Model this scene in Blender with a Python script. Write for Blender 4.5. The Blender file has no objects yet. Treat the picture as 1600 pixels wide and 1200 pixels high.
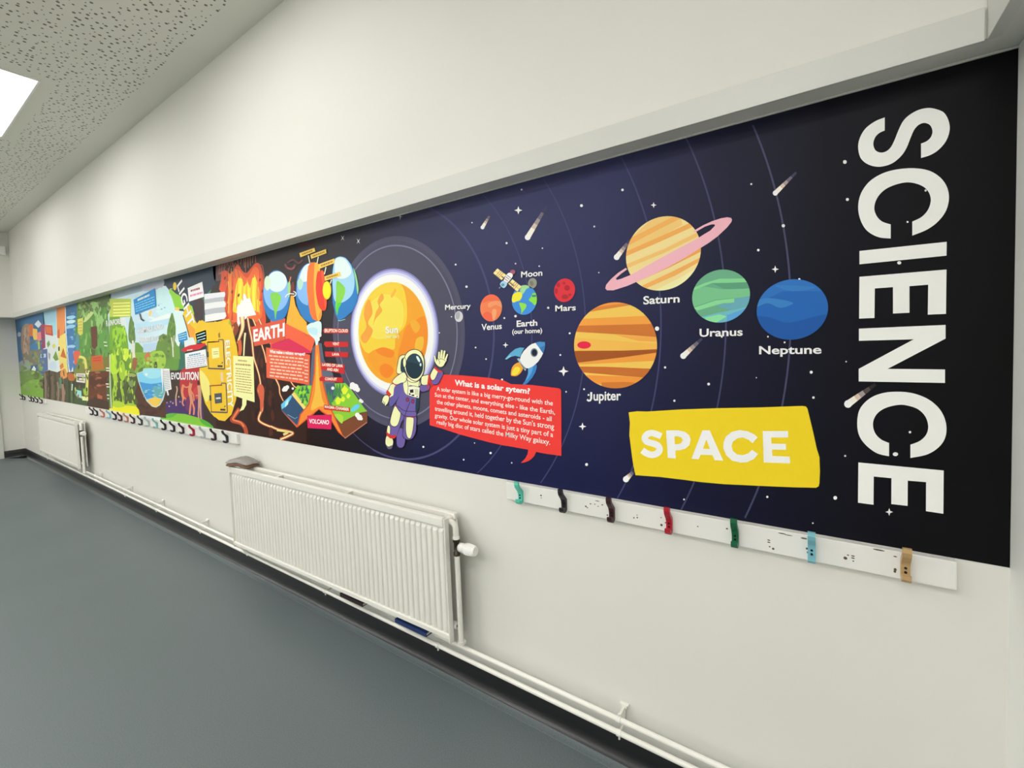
import bpy, bmesh, math, random
from mathutils import Vector, Matrix
from mathutils.geometry import tessellate_polygon

random.seed(7)
SC = bpy.context.scene
COL = SC.collection

# ------------------------------------------------------------------ view
SC.view_settings.view_transform = 'Standard'
SC.view_settings.look = 'None'
SC.view_settings.gamma = 1.0
SC.view_settings.use_curve_mapping = False
SC.view_settings.exposure = 0.68

# ------------------------------------------------------------------ camera (the wall is the plane y = 0, the room is at y < 0)
YAW, PITCH, ROLL = 0.614034709, 0.0445055716, -0.0339139756
F, CX, CY = 712.817, 778.452, 566.874
CAM = Vector((0.0, -1.5, 1.5))


def cam_axes():
    cy, sy, cp, sp = math.cos(YAW), math.sin(YAW), math.cos(PITCH), math.sin(PITCH)
    f = Vector((-sy * cp, cy * cp, -sp))
    r = Vector((cy, sy, 0.0))
    u = r.cross(f)
    cr, sr = math.cos(ROLL), math.sin(ROLL)
    return (cr * r + sr * u), (-sr * r + cr * u), f


RA, UA, FA = cam_axes()
cd = bpy.data.cameras.new('camera')
cam = bpy.data.objects.new('camera', cd)
COL.objects.link(cam)
m = Matrix((RA, UA, -FA)).transposed().to_4x4()
m.translation = CAM
cam.matrix_world = m
cd.sensor_fit = 'HORIZONTAL'
cd.sensor_width = 36.0
cd.lens = F / 1600 * 36
cd.shift_x = (800 - CX) / 1600
cd.shift_y = (CY - 600) / 1600
cd.clip_start = 0.02
SC.camera = cam


def W(x, y, plane=0.0):
    """where a point of the flat print lies on the wall: (X, Z)"""
    d = RA * ((x - CX) / F) - UA * ((y - CY) / F) + FA
    t = (plane - CAM.y) / d.y
    p = CAM + d * t
    return p.x, p.z


# ------------------------------------------------------------------ materials
def lin(c):
    c = c / 255.0
    return c / 12.92 if c <= 0.04045 else ((c + 0.055) / 1.055) ** 2.4


def rgb(c, k=1.0):
    return tuple(min(0.93, lin(v) * k) for v in c) + (1.0,)


MATS = {}


def mat(name, c, rough=0.5, spec=0.5, metal=0.0, bump=None, k=1.0, vary=0.0):
    if name in MATS:
        return MATS[name]
    mt = bpy.data.materials.new(name)
    mt.use_nodes = True
    nt = mt.node_tree
    b = nt.nodes['Principled BSDF']
    b.inputs['Base Color'].default_value = rgb(c, k)
    b.inputs['Roughness'].default_value = rough
    b.inputs['Specular IOR Level'].default_value = spec
    b.inputs['Metallic'].default_value = metal
    tc = nt.nodes.new('ShaderNodeTexCoord')
    if vary:
        n = nt.nodes.new('ShaderNodeTexNoise')
        n.inputs['Scale'].default_value = 3.0
        n.inputs['Detail'].default_value = 4.0
        nt.links.new(tc.outputs['Object'], n.inputs['Vector'])
        mx = nt.nodes.new('ShaderNodeMix')
        mx.data_type = 'RGBA'
        mx.inputs['A'].default_value = rgb(c, k * (1 - vary))
        mx.inputs['B'].default_value = rgb(c, k * (1 + vary))
        nt.links.new(n.outputs['Fac'], mx.inputs['Factor'])
        nt.links.new(mx.outputs['Result'], b.inputs['Base Color'])
    if bump:
        n = nt.nodes.new('ShaderNodeTexNoise')
        n.inputs['Scale'].default_value = bump[0]
        n.inputs['Detail'].default_value = 3.0
        nt.links.new(tc.outputs['Object'], n.inputs['Vector'])
        bp = nt.nodes.new('ShaderNodeBump')
        bp.inputs['Strength'].default_value = bump[1]
        bp.inputs['Distance'].default_value = 0.002
        nt.links.new(n.outputs['Fac'], bp.inputs['Height'])
        nt.links.new(bp.outputs['Normal'], b.inputs['Normal'])
    MATS[name] = mt
    return mt


INK_K = 1.28


def ink(c):
    return mat('ink_%02x%02x%02x' % tuple(c), c, rough=0.5, spec=0.2, k=INK_K)


# ------------------------------------------------------------------ mesh builder
WL = {}          # where a thing's Empty stands, for parts given in room coordinates


class MB:
    def __init__(self):
        self.v, self.f, self.mi, self.sm, self.mats = [], [], [], [], []

    def slot(self, mt):
        if mt not in self.mats:
            self.mats.append(mt)
        return self.mats.index(mt)

    def add(self, vs, fs, mt, smooth=False):
        o = len(self.v)
        self.v += [tuple(p) for p in vs]
        s = self.slot(mt)
        for f in fs:
            self.f.append(tuple(i + o for i in f))
            self.mi.append(s)
            self.sm.append(smooth)

    def box(self, x0, x1, y0, y1, z0, z1, mt, bev=0.0):
        bm = bmesh.new()
        bmesh.ops.create_cube(bm, size=1.0)
        for v in bm.verts:
            v.co = Vector((x0 + (v.co.x + .5) * (x1 - x0), y0 + (v.co.y + .5) * (y1 - y0), z0 + (v.co.z + .5) * (z1 - z0)))
        if bev:
            bmesh.ops.bevel(bm, geom=bm.edges[:], offset=bev, segments=2, affect='EDGES', profile=0.6)
        bmesh.ops.recalc_face_normals(bm, faces=bm.faces[:])
        bm.verts.index_update()
        self.add([v.co for v in bm.verts], [[v.index for v in f.verts] for f in bm.faces], mt, False)
        bm.free()

    def tube(self, path, r, mt, seg=16, cap=True):
        """round tube along a path; r a number or one radius per point"""
        P = [Vector(p) for p in path]
        n = len(P)
        R = r if isinstance(r, (list, tuple)) else [r] * n
        vs, fs = [], []
        prev = None
        for i in range(n):
            t = (P[min(i + 1, n - 1)] - P[max(i - 1, 0)]).normalized()
            if prev is None:
                a = Vector((0, 0, 1)) if abs(t.z) < 0.9 else Vector((0, 1, 0))
                prev = t.cross(a).normalized()
            u = (prev - t * prev.dot(t)).normalized()
            prev = u
            w = t.cross(u)
            for k in range(seg):
                an = 2 * math.pi * k / seg
                vs.append(P[i] + (u * math.cos(an) + w * math.sin(an)) * R[i])
        for i in range(n - 1):
            for k in range(seg):
                a, b = i * seg + k, i * seg + (k + 1) % seg
                fs.append((a, b, b + seg, a + seg))
        self.add(vs, fs, mt, True)
        if cap:
            self.add(vs[:seg], [tuple(range(seg))[::-1]], mt)
            self.add(vs[-seg:], [tuple(range(seg))], mt)

    def strip(self, prof, x0, x1, th, mt):
        """flat band: a profile in (y, z), swept across x, th thick"""
        n = len(prof)
        N = []
        for i in range(n):
            a, b = prof[max(i - 1, 0)], prof[min(i + 1, n - 1)]
            dy, dz = b[0] - a[0], b[1] - a[1]
            l = math.hypot(dy, dz) or 1
            N.append((-dz / l * th / 2, dy / l * th / 2))
        vs = []
        for (y, z), (a, b) in zip(prof, N):
            vs += [(x0, y + a, z + b), (x1, y + a, z + b), (x1, y - a, z - b), (x0, y - a, z - b)]
        fs = [(0, 1, 2, 3), tuple((n - 1) * 4 + k for k in (3, 2, 1, 0))]
        for i in range(n - 1):
            o = i * 4
            for k in range(4):
                a, b = o + k, o + (k + 1) % 4
                fs.append((a, a + 4, b + 4, b))
        self.add(vs, fs, mt)

    def build(self, name, parent=None, label=None, origin=None):
        me = bpy.data.meshes.new(name)
        vs = self.v
        off = WL.get(parent.name) if parent is not None else None
        if off:
            vs = [(a - off[0], b - off[1], c - off[2]) for a, b, c in vs]
        if origin is not None:
            vs = [(a - origin[0], b - origin[1], c - origin[2]) for a, b, c in vs]
        me.from_pydata(vs, [], self.f)
        for mt in self.mats:
            me.materials.append(mt)
        me.polygons.foreach_set('material_index', self.mi)
        me.polygons.foreach_set('use_smooth', self.sm)
        me.update()
        o = bpy.data.objects.new(name, me)
        COL.objects.link(o)
        if parent is not None:
            o.parent = parent
        if origin is not None:
            o.location = origin
        if label:
            o['label'] = label
        if off:
            WL[o.name] = off
        return o


def fix_normals(o):
    bm = bmesh.new()
    bm.from_mesh(o.data)
    bmesh.ops.recalc_face_normals(bm, faces=bm.faces[:])
    bm.to_mesh(o.data)
    bm.free()
    return o


def struct(o):
    o['kind'] = 'structure'
    return o


def empty(name, loc, label=None, cat=None, group=None):
    o = bpy.data.objects.new(name, None)
    COL.objects.link(o)
    o.location = loc
    o.empty_display_size = 0.1
    tag(o, label, cat, group)
    return o


def tag(o, label=None, cat=None, group=None):
    if label:
        o['label'] = label
    if cat:
        o['category'] = cat
    if group:
        o['group'] = group
    return o


# ------------------------------------------------------------------ flat print
ZB, ZT = 0.9455, 2.106
XL, XR = -10.118, 0.3555


def clip_poly(pts, planes):
    for (a, b, c) in planes:          # keep a*x + b*y <= c
        out = []
        n = len(pts)
        for i in range(n):
            p, q = pts[i], pts[(i + 1) % n]
            dp, dq = a * p[0] + b * p[1] - c, a * q[0] + b * q[1] - c
            if dp <= 0:
                out.append(p)
            if (dp < 0 < dq) or (dq < 0 < dp):
                t = dp / (dp - dq)
                out.append((p[0] + (q[0] - p[0]) * t, p[1] + (q[1] - p[1]) * t))
        pts = out
        if len(pts) < 3:
            return []
    return pts


RECT = [(-1, 0, -XL), (1, 0, XR), (0, -1, -ZB), (0, 1, ZT)]


def area2(p):
    return sum(p[i][0] * p[(i + 1) % len(p)][1] - p[(i + 1) % len(p)][0] * p[i][1] for i in range(len(p)))


def cat(pts, closed=True, n=5):
    """smooth curve through points"""
    N = len(pts)
    out = []
    for i in range(N if closed else N - 1):
        g = (lambda j: pts[j % N]) if closed else (lambda j: pts[max(0, min(N - 1, j))])
        p0, p1, p2, p3 = g(i - 1), g(i), g(i + 1), g(i + 2)
        for k in range(n):
            t = k / n
            out.append(tuple(0.5 * (2 * p1[d] + (p2[d] - p0[d]) * t + (2 * p0[d] - 5 * p1[d] + 4 * p2[d] - p3[d]) * t * t
                                    + (3 * p1[d] - p0[d] - 3 * p2[d] + p3[d]) * t ** 3) for d in (0, 1)))
    if not closed:
        out.append(tuple(pts[-1]))
    return out


class Art:
    """one printed motif: flat shapes stacked a hair's breadth apart, drawn with (ox, oy, k) crop coordinates of the print"""
    STEP = 0.000006

    def __init__(self, name, parent, base=2, label=None, tr=(0, 0, 1)):
        self.name, self.parent, self.label = name, parent, label
        self.mb = MB()
        self.y = -0.0012 - base * 0.0006
        self.tr = tr
        self.clip = None

    def T(self, ox, oy, k):
        self.tr = (ox, oy, k)
        return self

    def w(self, p):
        ox, oy, k = self.tr
        return W(ox + p[0] / k, oy + p[1] / k)

    def raw(self, P, c, holes=(), clip=True):
        """P: wall coordinates"""
        if clip and not holes:
            P = clip_poly(P, RECT)
            if self.clip and len(P) > 2:
                P = clip_poly(P, self.clip)
        if len(P) < 3:
            return
        if area2(P) < 0:
            P = P[::-1]
        rings = [P] + [h if area2(h) < 0 else h[::-1] for h in holes]
        self.y -= self.STEP
        flat = [q for r in rings for q in r]
        tris = tessellate_polygon([[Vector((q[0], q[1], 0)) for q in r] for r in rings])
        fs = []
        for t in tris:
            a, b, d = [flat[i] for i in t]
            ar = (b[0] - a[0]) * (d[1] - a[1]) - (d[0] - a[0]) * (b[1] - a[1])
            if abs(ar) < 1e-12:
                continue
            fs.append(t if ar > 0 else t[::-1])
        mt = c if not isinstance(c, (tuple, list)) else ink(c)
        self.mb.add([(q[0], self.y, q[1]) for q in flat], fs, mt)

    def p(self, pts, c, s=False, holes=()):
        if s:
            pts = cat(pts)
        self.raw([self.w(q) for q in pts], c, [[self.w(q) for q in h] for h in holes])

    def e(self, cx, cy, rx, ry, c, n=40, rot=0.0):
        cr, sr = math.cos(rot), math.sin(rot)
        pts = []
        for i in range(n):
            a = 2 * math.pi * i / n
            x, y = rx * math.cos(a), ry * math.sin(a)
            pts.append((cx + x * cr - y * sr, cy + x * sr + y * cr))
        self.raw([self.w(q) for q in pts], c)

    def wc(self, X, Z, r, c, n=64):
        self.raw([(X + r * math.cos(2 * math.pi * i / n), Z + r * math.sin(2 * math.pi * i / n)) for i in range(n)], c)

    def ring(self, X, Z, r, t, c, n=160, part=False, open_left=False):
        """thin circle on the wall, kept inside the print"""
        self.y -= self.STEP
        vs, fs = [], []
        mt = ink(c)
        for i in range(n):
            a, b = 2 * math.pi * i / n, 2 * math.pi * (i + 1) / n
            q = [(X + R * math.cos(g), Z + R * math.sin(g)) for g, R in ((a, r - t / 2), (a, r + t / 2), (b, r + t / 2), (b, r - t / 2))]
            if all(XL < u < XR and ZB < v < ZT for u, v in q) and not (part and q[0][0] < X - 0.18) and not (open_left and q[0][0] < X and q[0][1] > Z - 0.15):
                o = len(vs)
                vs += [(u, self.y, v) for u, v in q]
                fs.append((o, o + 1, o + 2, o + 3))
        self.mb.add(vs, fs, mt)

    def s(self, pts, w, c, smooth=False, taper=None):
        """stroke of width w (crop px)"""
        if smooth:
            pts = cat(pts, closed=False)
        n = len(pts)
        L, R = [], []
        for i in range(n):
            a, b = pts[max(i - 1, 0)], pts[min(i + 1, n - 1)]
            dx, dy = b[0] - a[0], b[1] - a[1]
            l = math.hypot(dx, dy) or 1
            h = w / 2 if taper is None else (w + (taper - w) * i / (n - 1)) / 2
            nx, ny = -dy / l * h, dx / l * h
            L.append((pts[i][0] + nx, pts[i][1] + ny))
            R.append((pts[i][0] - nx, pts[i][1] - ny))
        self.y -= self.STEP
        A = [self.w(q) for q in L]
        B = [self.w(q) for q in R]
        mt = ink(c)
        vs, fs = [], []
        for i in range(n - 1):
            q = clip_poly([A[i], A[i + 1], B[i + 1], B[i]], RECT)
            if len(q) < 3:
                continue
            if area2(q) < 0:
                q = q[::-1]
            o = len(vs)
            vs += [(u, self.y, v) for u, v in q]
            fs.append(tuple(range(o, o + len(q))))
        self.mb.add(vs, fs, mt)

    def txt(self, body, TL, TR, BR, BL, c, bold=0.018, sp=1.0):
        cu = bpy.data.curves.new('t', 'FONT')
        cu.body = body
        cu.offset = bold
        cu.space_character = sp
        cu.resolution_u = 4
        ob = bpy.data.objects.new('t', cu)
        me = bpy.data.meshes.new_from_object(ob)
        xs = [v.co.x for v in me.vertices]
        ys = [v.co.y for v in me.vertices]
        x0, x1, y0, y1 = min(xs), max(xs), min(ys), max(ys)
        q = [self.w(p) for p in (TL, TR, BR, BL)]
        self.y -= self.STEP
        vs = []
        for v in me.vertices:
            u, t = (v.co.x - x0) / (x1 - x0), (y1 - v.co.y) / (y1 - y0)
            a = [(q[0][d] * (1 - u) + q[1][d] * u) * (1 - t) + (q[3][d] * (1 - u) + q[2][d] * u) * t for d in (0, 1)]
            vs.append((a[0], self.y, a[1]))
        fs = []
        for pl in me.polygons:
            f = list(pl.vertices)
            ar = sum(vs[f[i]][0] * vs[f[(i + 1) % len(f)]][2] - vs[f[(i + 1) % len(f)]][0] * vs[f[i]][2] for i in range(len(f)))
            fs.append(f if ar > 0 else f[::-1])
        self.mb.add(vs, fs, ink(c))
        bpy.data.objects.remove(ob)
        bpy.data.curves.remove(cu)
        bpy.data.meshes.remove(me)

    def flecks(self, x0, y0, x1, y1, n, cols, w, h, seed=1, lean=0.3):
        """brush-like flecks of leaf, bark or water inside a box"""
        rnd = random.Random(seed)
        for _ in range(n):
            x, y, k = rnd.uniform(x0, x1), rnd.uniform(y0, y1), rnd.uniform(0.6, 1.3)
            self.e(x, y, w * k / 2, h * k / 2, cols[rnd.randrange(len(cols))], 9, rnd.uniform(-lean, lean))

    def greek(self, TL, TR, BR, BL, rows, c, h=0.42, seed=1):
        """unreadably small writing: word-long dashes"""
        rnd = random.Random(seed)

        def at(u, t):
            return tuple((TL[d] * (1 - u) + TR[d] * u) * (1 - t) + (BL[d] * (1 - u) + BR[d] * u) * t for d in (0, 1))
        self.y -= self.STEP
        vs, fs = [], []
        for r in range(rows):
            u = rnd.uniform(0, 0.06)
            end = 1 - rnd.uniform(0, 0.10)
            while u < end - 0.03:
                l = min(rnd.uniform(0.05, 0.17), end - u)
                t0, t1 = (r + 0.5 - h / 2) / rows, (r + 0.5 + h / 2) / rows
                q = [self.w(at(u, t0)), self.w(at(u + l, t0)), self.w(at(u + l, t1)), self.w(at(u, t1))]
                if area2(q) < 0:
                    q = q[::-1]
                o = len(vs)
                vs += [(a, self.y, b) for a, b in q]
                fs.append((o, o + 1, o + 2, o + 3))
                u += l + 0.025
        self.mb.add(vs, fs, ink(c))

    def done(self):
        o = self.mb.build(self.name, self.parent, self.label)
        return o
# ------------------------------------------------------------------ the room
M_WALL = mat('painted_wall', (227, 226, 219), 0.55, 0.3, bump=(180, 0.08), vary=0.015)
M_TRIM = mat('white_gloss_board', (212, 212, 206), 0.4, 0.4)
M_SOFF = mat('soffit_board', (206, 206, 198), 0.6, 0.3)
M_SKIRT = mat('skirting_capping_and_shade', (24, 26, 29), 0.3, 0.5)  # black stands for dark capping plus the shadow lying on it
M_ENAMEL = mat('white_enamel', (232, 230, 222), 0.28, 0.5)
M_PIPE = mat('pipe_gloss_paint', (236, 234, 226), 0.25, 0.5)
M_PLAST = mat('white_plastic', (238, 238, 234), 0.3, 0.5)
M_BRASS = mat('tarnished_valve_metal', (70, 60, 48), 0.4, 0.5, metal=0.6)
M_DARK = mat('dark_gap', (25, 24, 24), 0.7, 0.2)

ROOM_Y = -6.4
ZC = 3.335
XF = -9.65     # boxed-out upper part of the far wall
YB = -0.080    # boxed-out upper part of the mural wall


def floor_mat():
    mt = bpy.data.materials.new('blue_grey_vinyl')
    mt.use_nodes = True
    nt = mt.node_tree
    b = nt.nodes['Principled BSDF']
    tc = nt.nodes.new('ShaderNodeTexCoord')
    n = nt.nodes.new('ShaderNodeTexNoise')
    n.inputs['Scale'].default_value = 220.0
    n.inputs['Detail'].default_value = 2.0
    n2 = nt.nodes.new('ShaderNodeTexNoise')
    n2.inputs['Scale'].default_value = 1.3
    cr = nt.nodes.new('ShaderNodeValToRGB')
    cr.color_ramp.elements[0].position = 0.35
    cr.color_ramp.elements[0].color = rgb((92, 101, 104))
    cr.color_ramp.elements[1].position = 0.65
    cr.color_ramp.elements[1].color = rgb((103, 112, 115))
    nt.links.new(tc.outputs['Object'], n.inputs['Vector'])
    nt.links.new(tc.outputs['Object'], n2.inputs['Vector'])
    nt.links.new(n.outputs['Fac'], cr.inputs['Fac'])
    nt.links.new(cr.outputs['Color'], b.inputs['Base Color'])
    mr = nt.nodes.new('ShaderNodeMapRange')
    mr.inputs['To Min'].default_value = 0.36
    mr.inputs['To Max'].default_value = 0.48
    nt.links.new(n2.outputs['Fac'], mr.inputs['Value'])
    nt.links.new(mr.outputs['Result'], b.inputs['Roughness'])
    b.inputs['Specular IOR Level'].default_value = 0.4
    return mt


LX0, LX1, LY0, LY1, LSP = -5.50, -4.21, -1.27, -0.67, 2.50     # the panel in the picture, and the pitch of the row


def ceiling_mat():
    """plasterboard with randomly scattered round holes, plain along the wall and round the light panels"""
    mt = bpy.data.materials.new('perforated_acoustic_board')
    mt.use_nodes = True
    nt = mt.node_tree
    b = nt.nodes['Principled BSDF']
    b.inputs['Roughness'].default_value = 0.7
    b.inputs['Specular IOR Level'].default_value = 0.2
    tc = nt.nodes.new('ShaderNodeTexCoord')
    vo = nt.nodes.new('ShaderNodeTexVoronoi')
    vo.voronoi_dimensions = '2D'
    vo.inputs['Scale'].default_value = 25.0
    vo.inputs['Randomness'].default_value = 0.85
    nt.links.new(tc.outputs['Object'], vo.inputs['Vector'])
    sx = nt.nodes.new('ShaderNodeSeparateXYZ')
    nt.links.new(tc.outputs['Object'], sx.inputs['Vector'])
    sc = nt.nodes.new('ShaderNodeSeparateColor')
    nt.links.new(vo.outputs['Color'], sc.inputs['Color'])

    def M(op, a, bb=None):
        n = nt.nodes.new('ShaderNodeMath')
        n.operation = op
        for i, v in enumerate((a, bb)):
            if v is None:
                continue
            if isinstance(v, (int, float)):
                n.inputs[i].default_value = v
            else:
                nt.links.new(v, n.inputs[i])
        return n.outputs[0]
    # hole radius by cell: three sizes
    rad = M('ADD', 0.10, M('MULTIPLY', M('FLOOR', M('MULTIPLY', sc.outputs[0], 2.99)), 0.05))
    hole = M('LESS_THAN', vo.outputs['Distance'], rad)
    x, y = sx.outputs[0], sx.outputs[1]
    keep = M('LESS_THAN', y, -0.25)
    # plain border round each panel of the row nearest the wall
    xm = M('SUBTRACT', M('FLOORED_MODULO', M('ADD', x, -(LX0 + LX1) / 2 + LSP / 2), LSP), LSP / 2)
    inx = M('LESS_THAN', M('ABSOLUTE', xm), (LX1 - LX0) / 2 + 0.07)
    iny = M('LESS_THAN', M('ABSOLUTE', M('SUBTRACT', y, (LY0 + LY1) / 2)), (LY1 - LY0) / 2 + 0.075)
    keep = M('MULTIPLY', keep, M('SUBTRACT', 1.0, M('MULTIPLY', inx, iny)))
    fac = M('MULTIPLY', hole, keep)
    mx = nt.nodes.new('ShaderNodeMix')
    mx.data_type = 'RGBA'
    mx.inputs['A'].default_value = rgb((228, 227, 216))
    mx.inputs['B'].default_value = rgb((120, 118, 108))
    nt.links.new(fac, mx.inputs['Factor'])
    nt.links.new(mx.outputs['Result'], b.inputs['Base Color'])
    bp = nt.nodes.new('ShaderNodeBump')
    bp.inputs['Distance'].default_value = 0.004
    bp.inputs['Strength'].default_value = 0.5
    bp.invert = True
    nt.links.new(fac, bp.inputs['Height'])
    nt.links.new(bp.outputs['Normal'], b.inputs['Normal'])
    return mt


def slab(name, *a, mt=M_WALL, bev=0.0):
    mb = MB()
    mb.box(*a, mt, bev)
    return struct(mb.build(name))


XW = 0.356
XFL = -10.12
M_FLOOR = floor_mat()
slab('floor', XFL - 0.1, XW + 0.1, ROOM_Y - 0.1, 0.1, -0.1, 0.0, mt=M_FLOOR)
slab('ceiling', XFL - 0.1, XW + 0.1, ROOM_Y - 0.1, 0.1, ZC, ZC + 0.1, mt=ceiling_mat())
slab('wall_back', XFL - 0.1, XW + 0.1, 0.0, 0.1, 0.0, ZT)
slab('wall_left', XFL - 0.1, XFL, ROOM_Y, 0.0, 0.0, ZT)
slab('wall_right', XW, XW + 0.1, ROOM_Y, 0.0, 0.0, ZT, mt=mat('bright_white_paint', (244, 244, 240), 0.5, 0.3, bump=(180, 0.05)))
slab('wall_front', XFL - 0.1, XW + 0.1, ROOM_Y - 0.1, ROOM_Y, 0.0, ZC)
slab('wall_back_upper', XFL - 0.1, XW + 0.1, YB, 0.1, ZT + 0.001, ZC)
slab('wall_left_upper', XFL - 0.1, XF, ROOM_Y, YB, ZT + 0.001, ZC)
slab('wall_right_upper', 0.312, XW + 0.1, ROOM_Y, YB, ZT + 0.001, ZC)
# painted board along the foot of the boxing, and the board that returns along the right wall
slab('trim_1', XF, 0.2865, -0.0895, YB, ZT - 0.006, 2.169, mt=M_TRIM, bev=0.0015)
slab('trim_2', 0.2905, 0.312, ROOM_Y, YB - 0.003, ZT - 0.004, ZC, mt=M_TRIM, bev=0.0015)
# bead where the print meets the underside of the boxing
slab('trim_3', XFL, XW, -0.006, 0.0, ZT - 0.005, ZT, mt=M_TRIM)


# coved vinyl skirting
def cove(name, length_axis, a, b, at):
    prof = [(0.0515, 0.0), (0.0510, 0.0012)]
    for i in range(9):
        an = math.pi / 2 * i / 8
        prof.append((0.0045 + 0.045 * (1 - math.sin(an)), 0.0015 + 0.045 * (1 - math.cos(an))))
    prof += [(0.0045, 0.101), (0.002, 0.104), (0.0, 0.104), (0.0, 0.0)]
    mb = MB()
    n = len(prof)
    vs = []
    for e in (a, b):
        for d, z in prof:
            vs.append((e, at - d, z) if length_axis == 'x' else (at + d, e, z))
    fs = [(i, (i + 1) % n, n + (i + 1) % n, n + i) for i in range(n)]
    mb.add(vs, fs, M_SKIRT, False)
    o = struct(fix_normals(mb.build(name)))
    o.data.materials.append(M_FLOOR)
    for p in o.data.polygons:
        p.use_smooth = 1 <= p.index < 11
        if p.index < 5:
            p.material_index = 1
    return o


cove('baseboard_back', 'x', XFL, XW, 0.0)
cove('baseboard_left', 'y', -0.235, -0.0, XFL)

# door frame at the edge of the far wall, with the door beyond the frame
slab('trim_4', XFL, XFL + 0.03, -0.305, -0.235, 0.0, 2.05, mt=M_TRIM, bev=0.003)
slab('door_1', XFL, XFL + 0.015, -1.10, -0.305, 0.005, 2.03, mt=M_TRIM)

# ------------------------------------------------------------------ ceiling light panels


def led(name, strength):
    mt = bpy.data.materials.new(name)
    mt.use_nodes = True
    q = mt.node_tree.nodes['Principled BSDF']
    q.inputs['Base Color'].default_value = (0.9, 0.9, 0.9, 1)
    q.inputs['Emission Color'].default_value = (1.0, 0.985, 0.955, 1)
    q.inputs['Emission Strength'].default_value = strength
    return mt


M_LED = led('lit_diffuser_dimmed_row', 3.6)
M_LED_FILL = led('added_fill_diffuser', 8.2)  # stronger glow for the unseen back rows, added as fill light


def light_panel(cx, cy, label, led_mat=M_LED, group='flush ceiling light panels'):
    t = empty('ceiling_light', (cx, cy, ZC), label, 'light', group)
    w, h = (LX1 - LX0) / 2, (LY1 - LY0) / 2
    f = MB()
    e = 0.012
    for a in ((-w, w, -h, -h + e), (-w, w, h - e, h), (-w, -w + e, -h + e, h - e), (w - e, w, -h + e, h - e)):
        f.box(*a, -0.009, -0.0005, M_PLAST)
    f.build('frame', t)
    d = MB()
    d.box(-w + e, w - e, -h + e, h - e, -0.006, -0.0005, led_mat)
    d.build('diffuser', t)


CXP, CYP = (LX0 + LX1) / 2, (LY0 + LY1) / 2
light_panel(CXP, CYP, 'bright square-edged light panel flush in the perforated ceiling')
for (px, py) in [(CXP + LSP, CYP), (CXP - LSP, CYP)] + [(CXP + q * LSP, yy) for yy in (-2.5, -3.9, -5.3) for q in (1.8, 0.75, -0.5, -1.7)]:  # unseen panels, added to fill the room with light
    light_panel(px, py, 'unseen ceiling light panel beyond the edge of the view, added to light the room', M_LED if py > -2 else M_LED_FILL)


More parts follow.
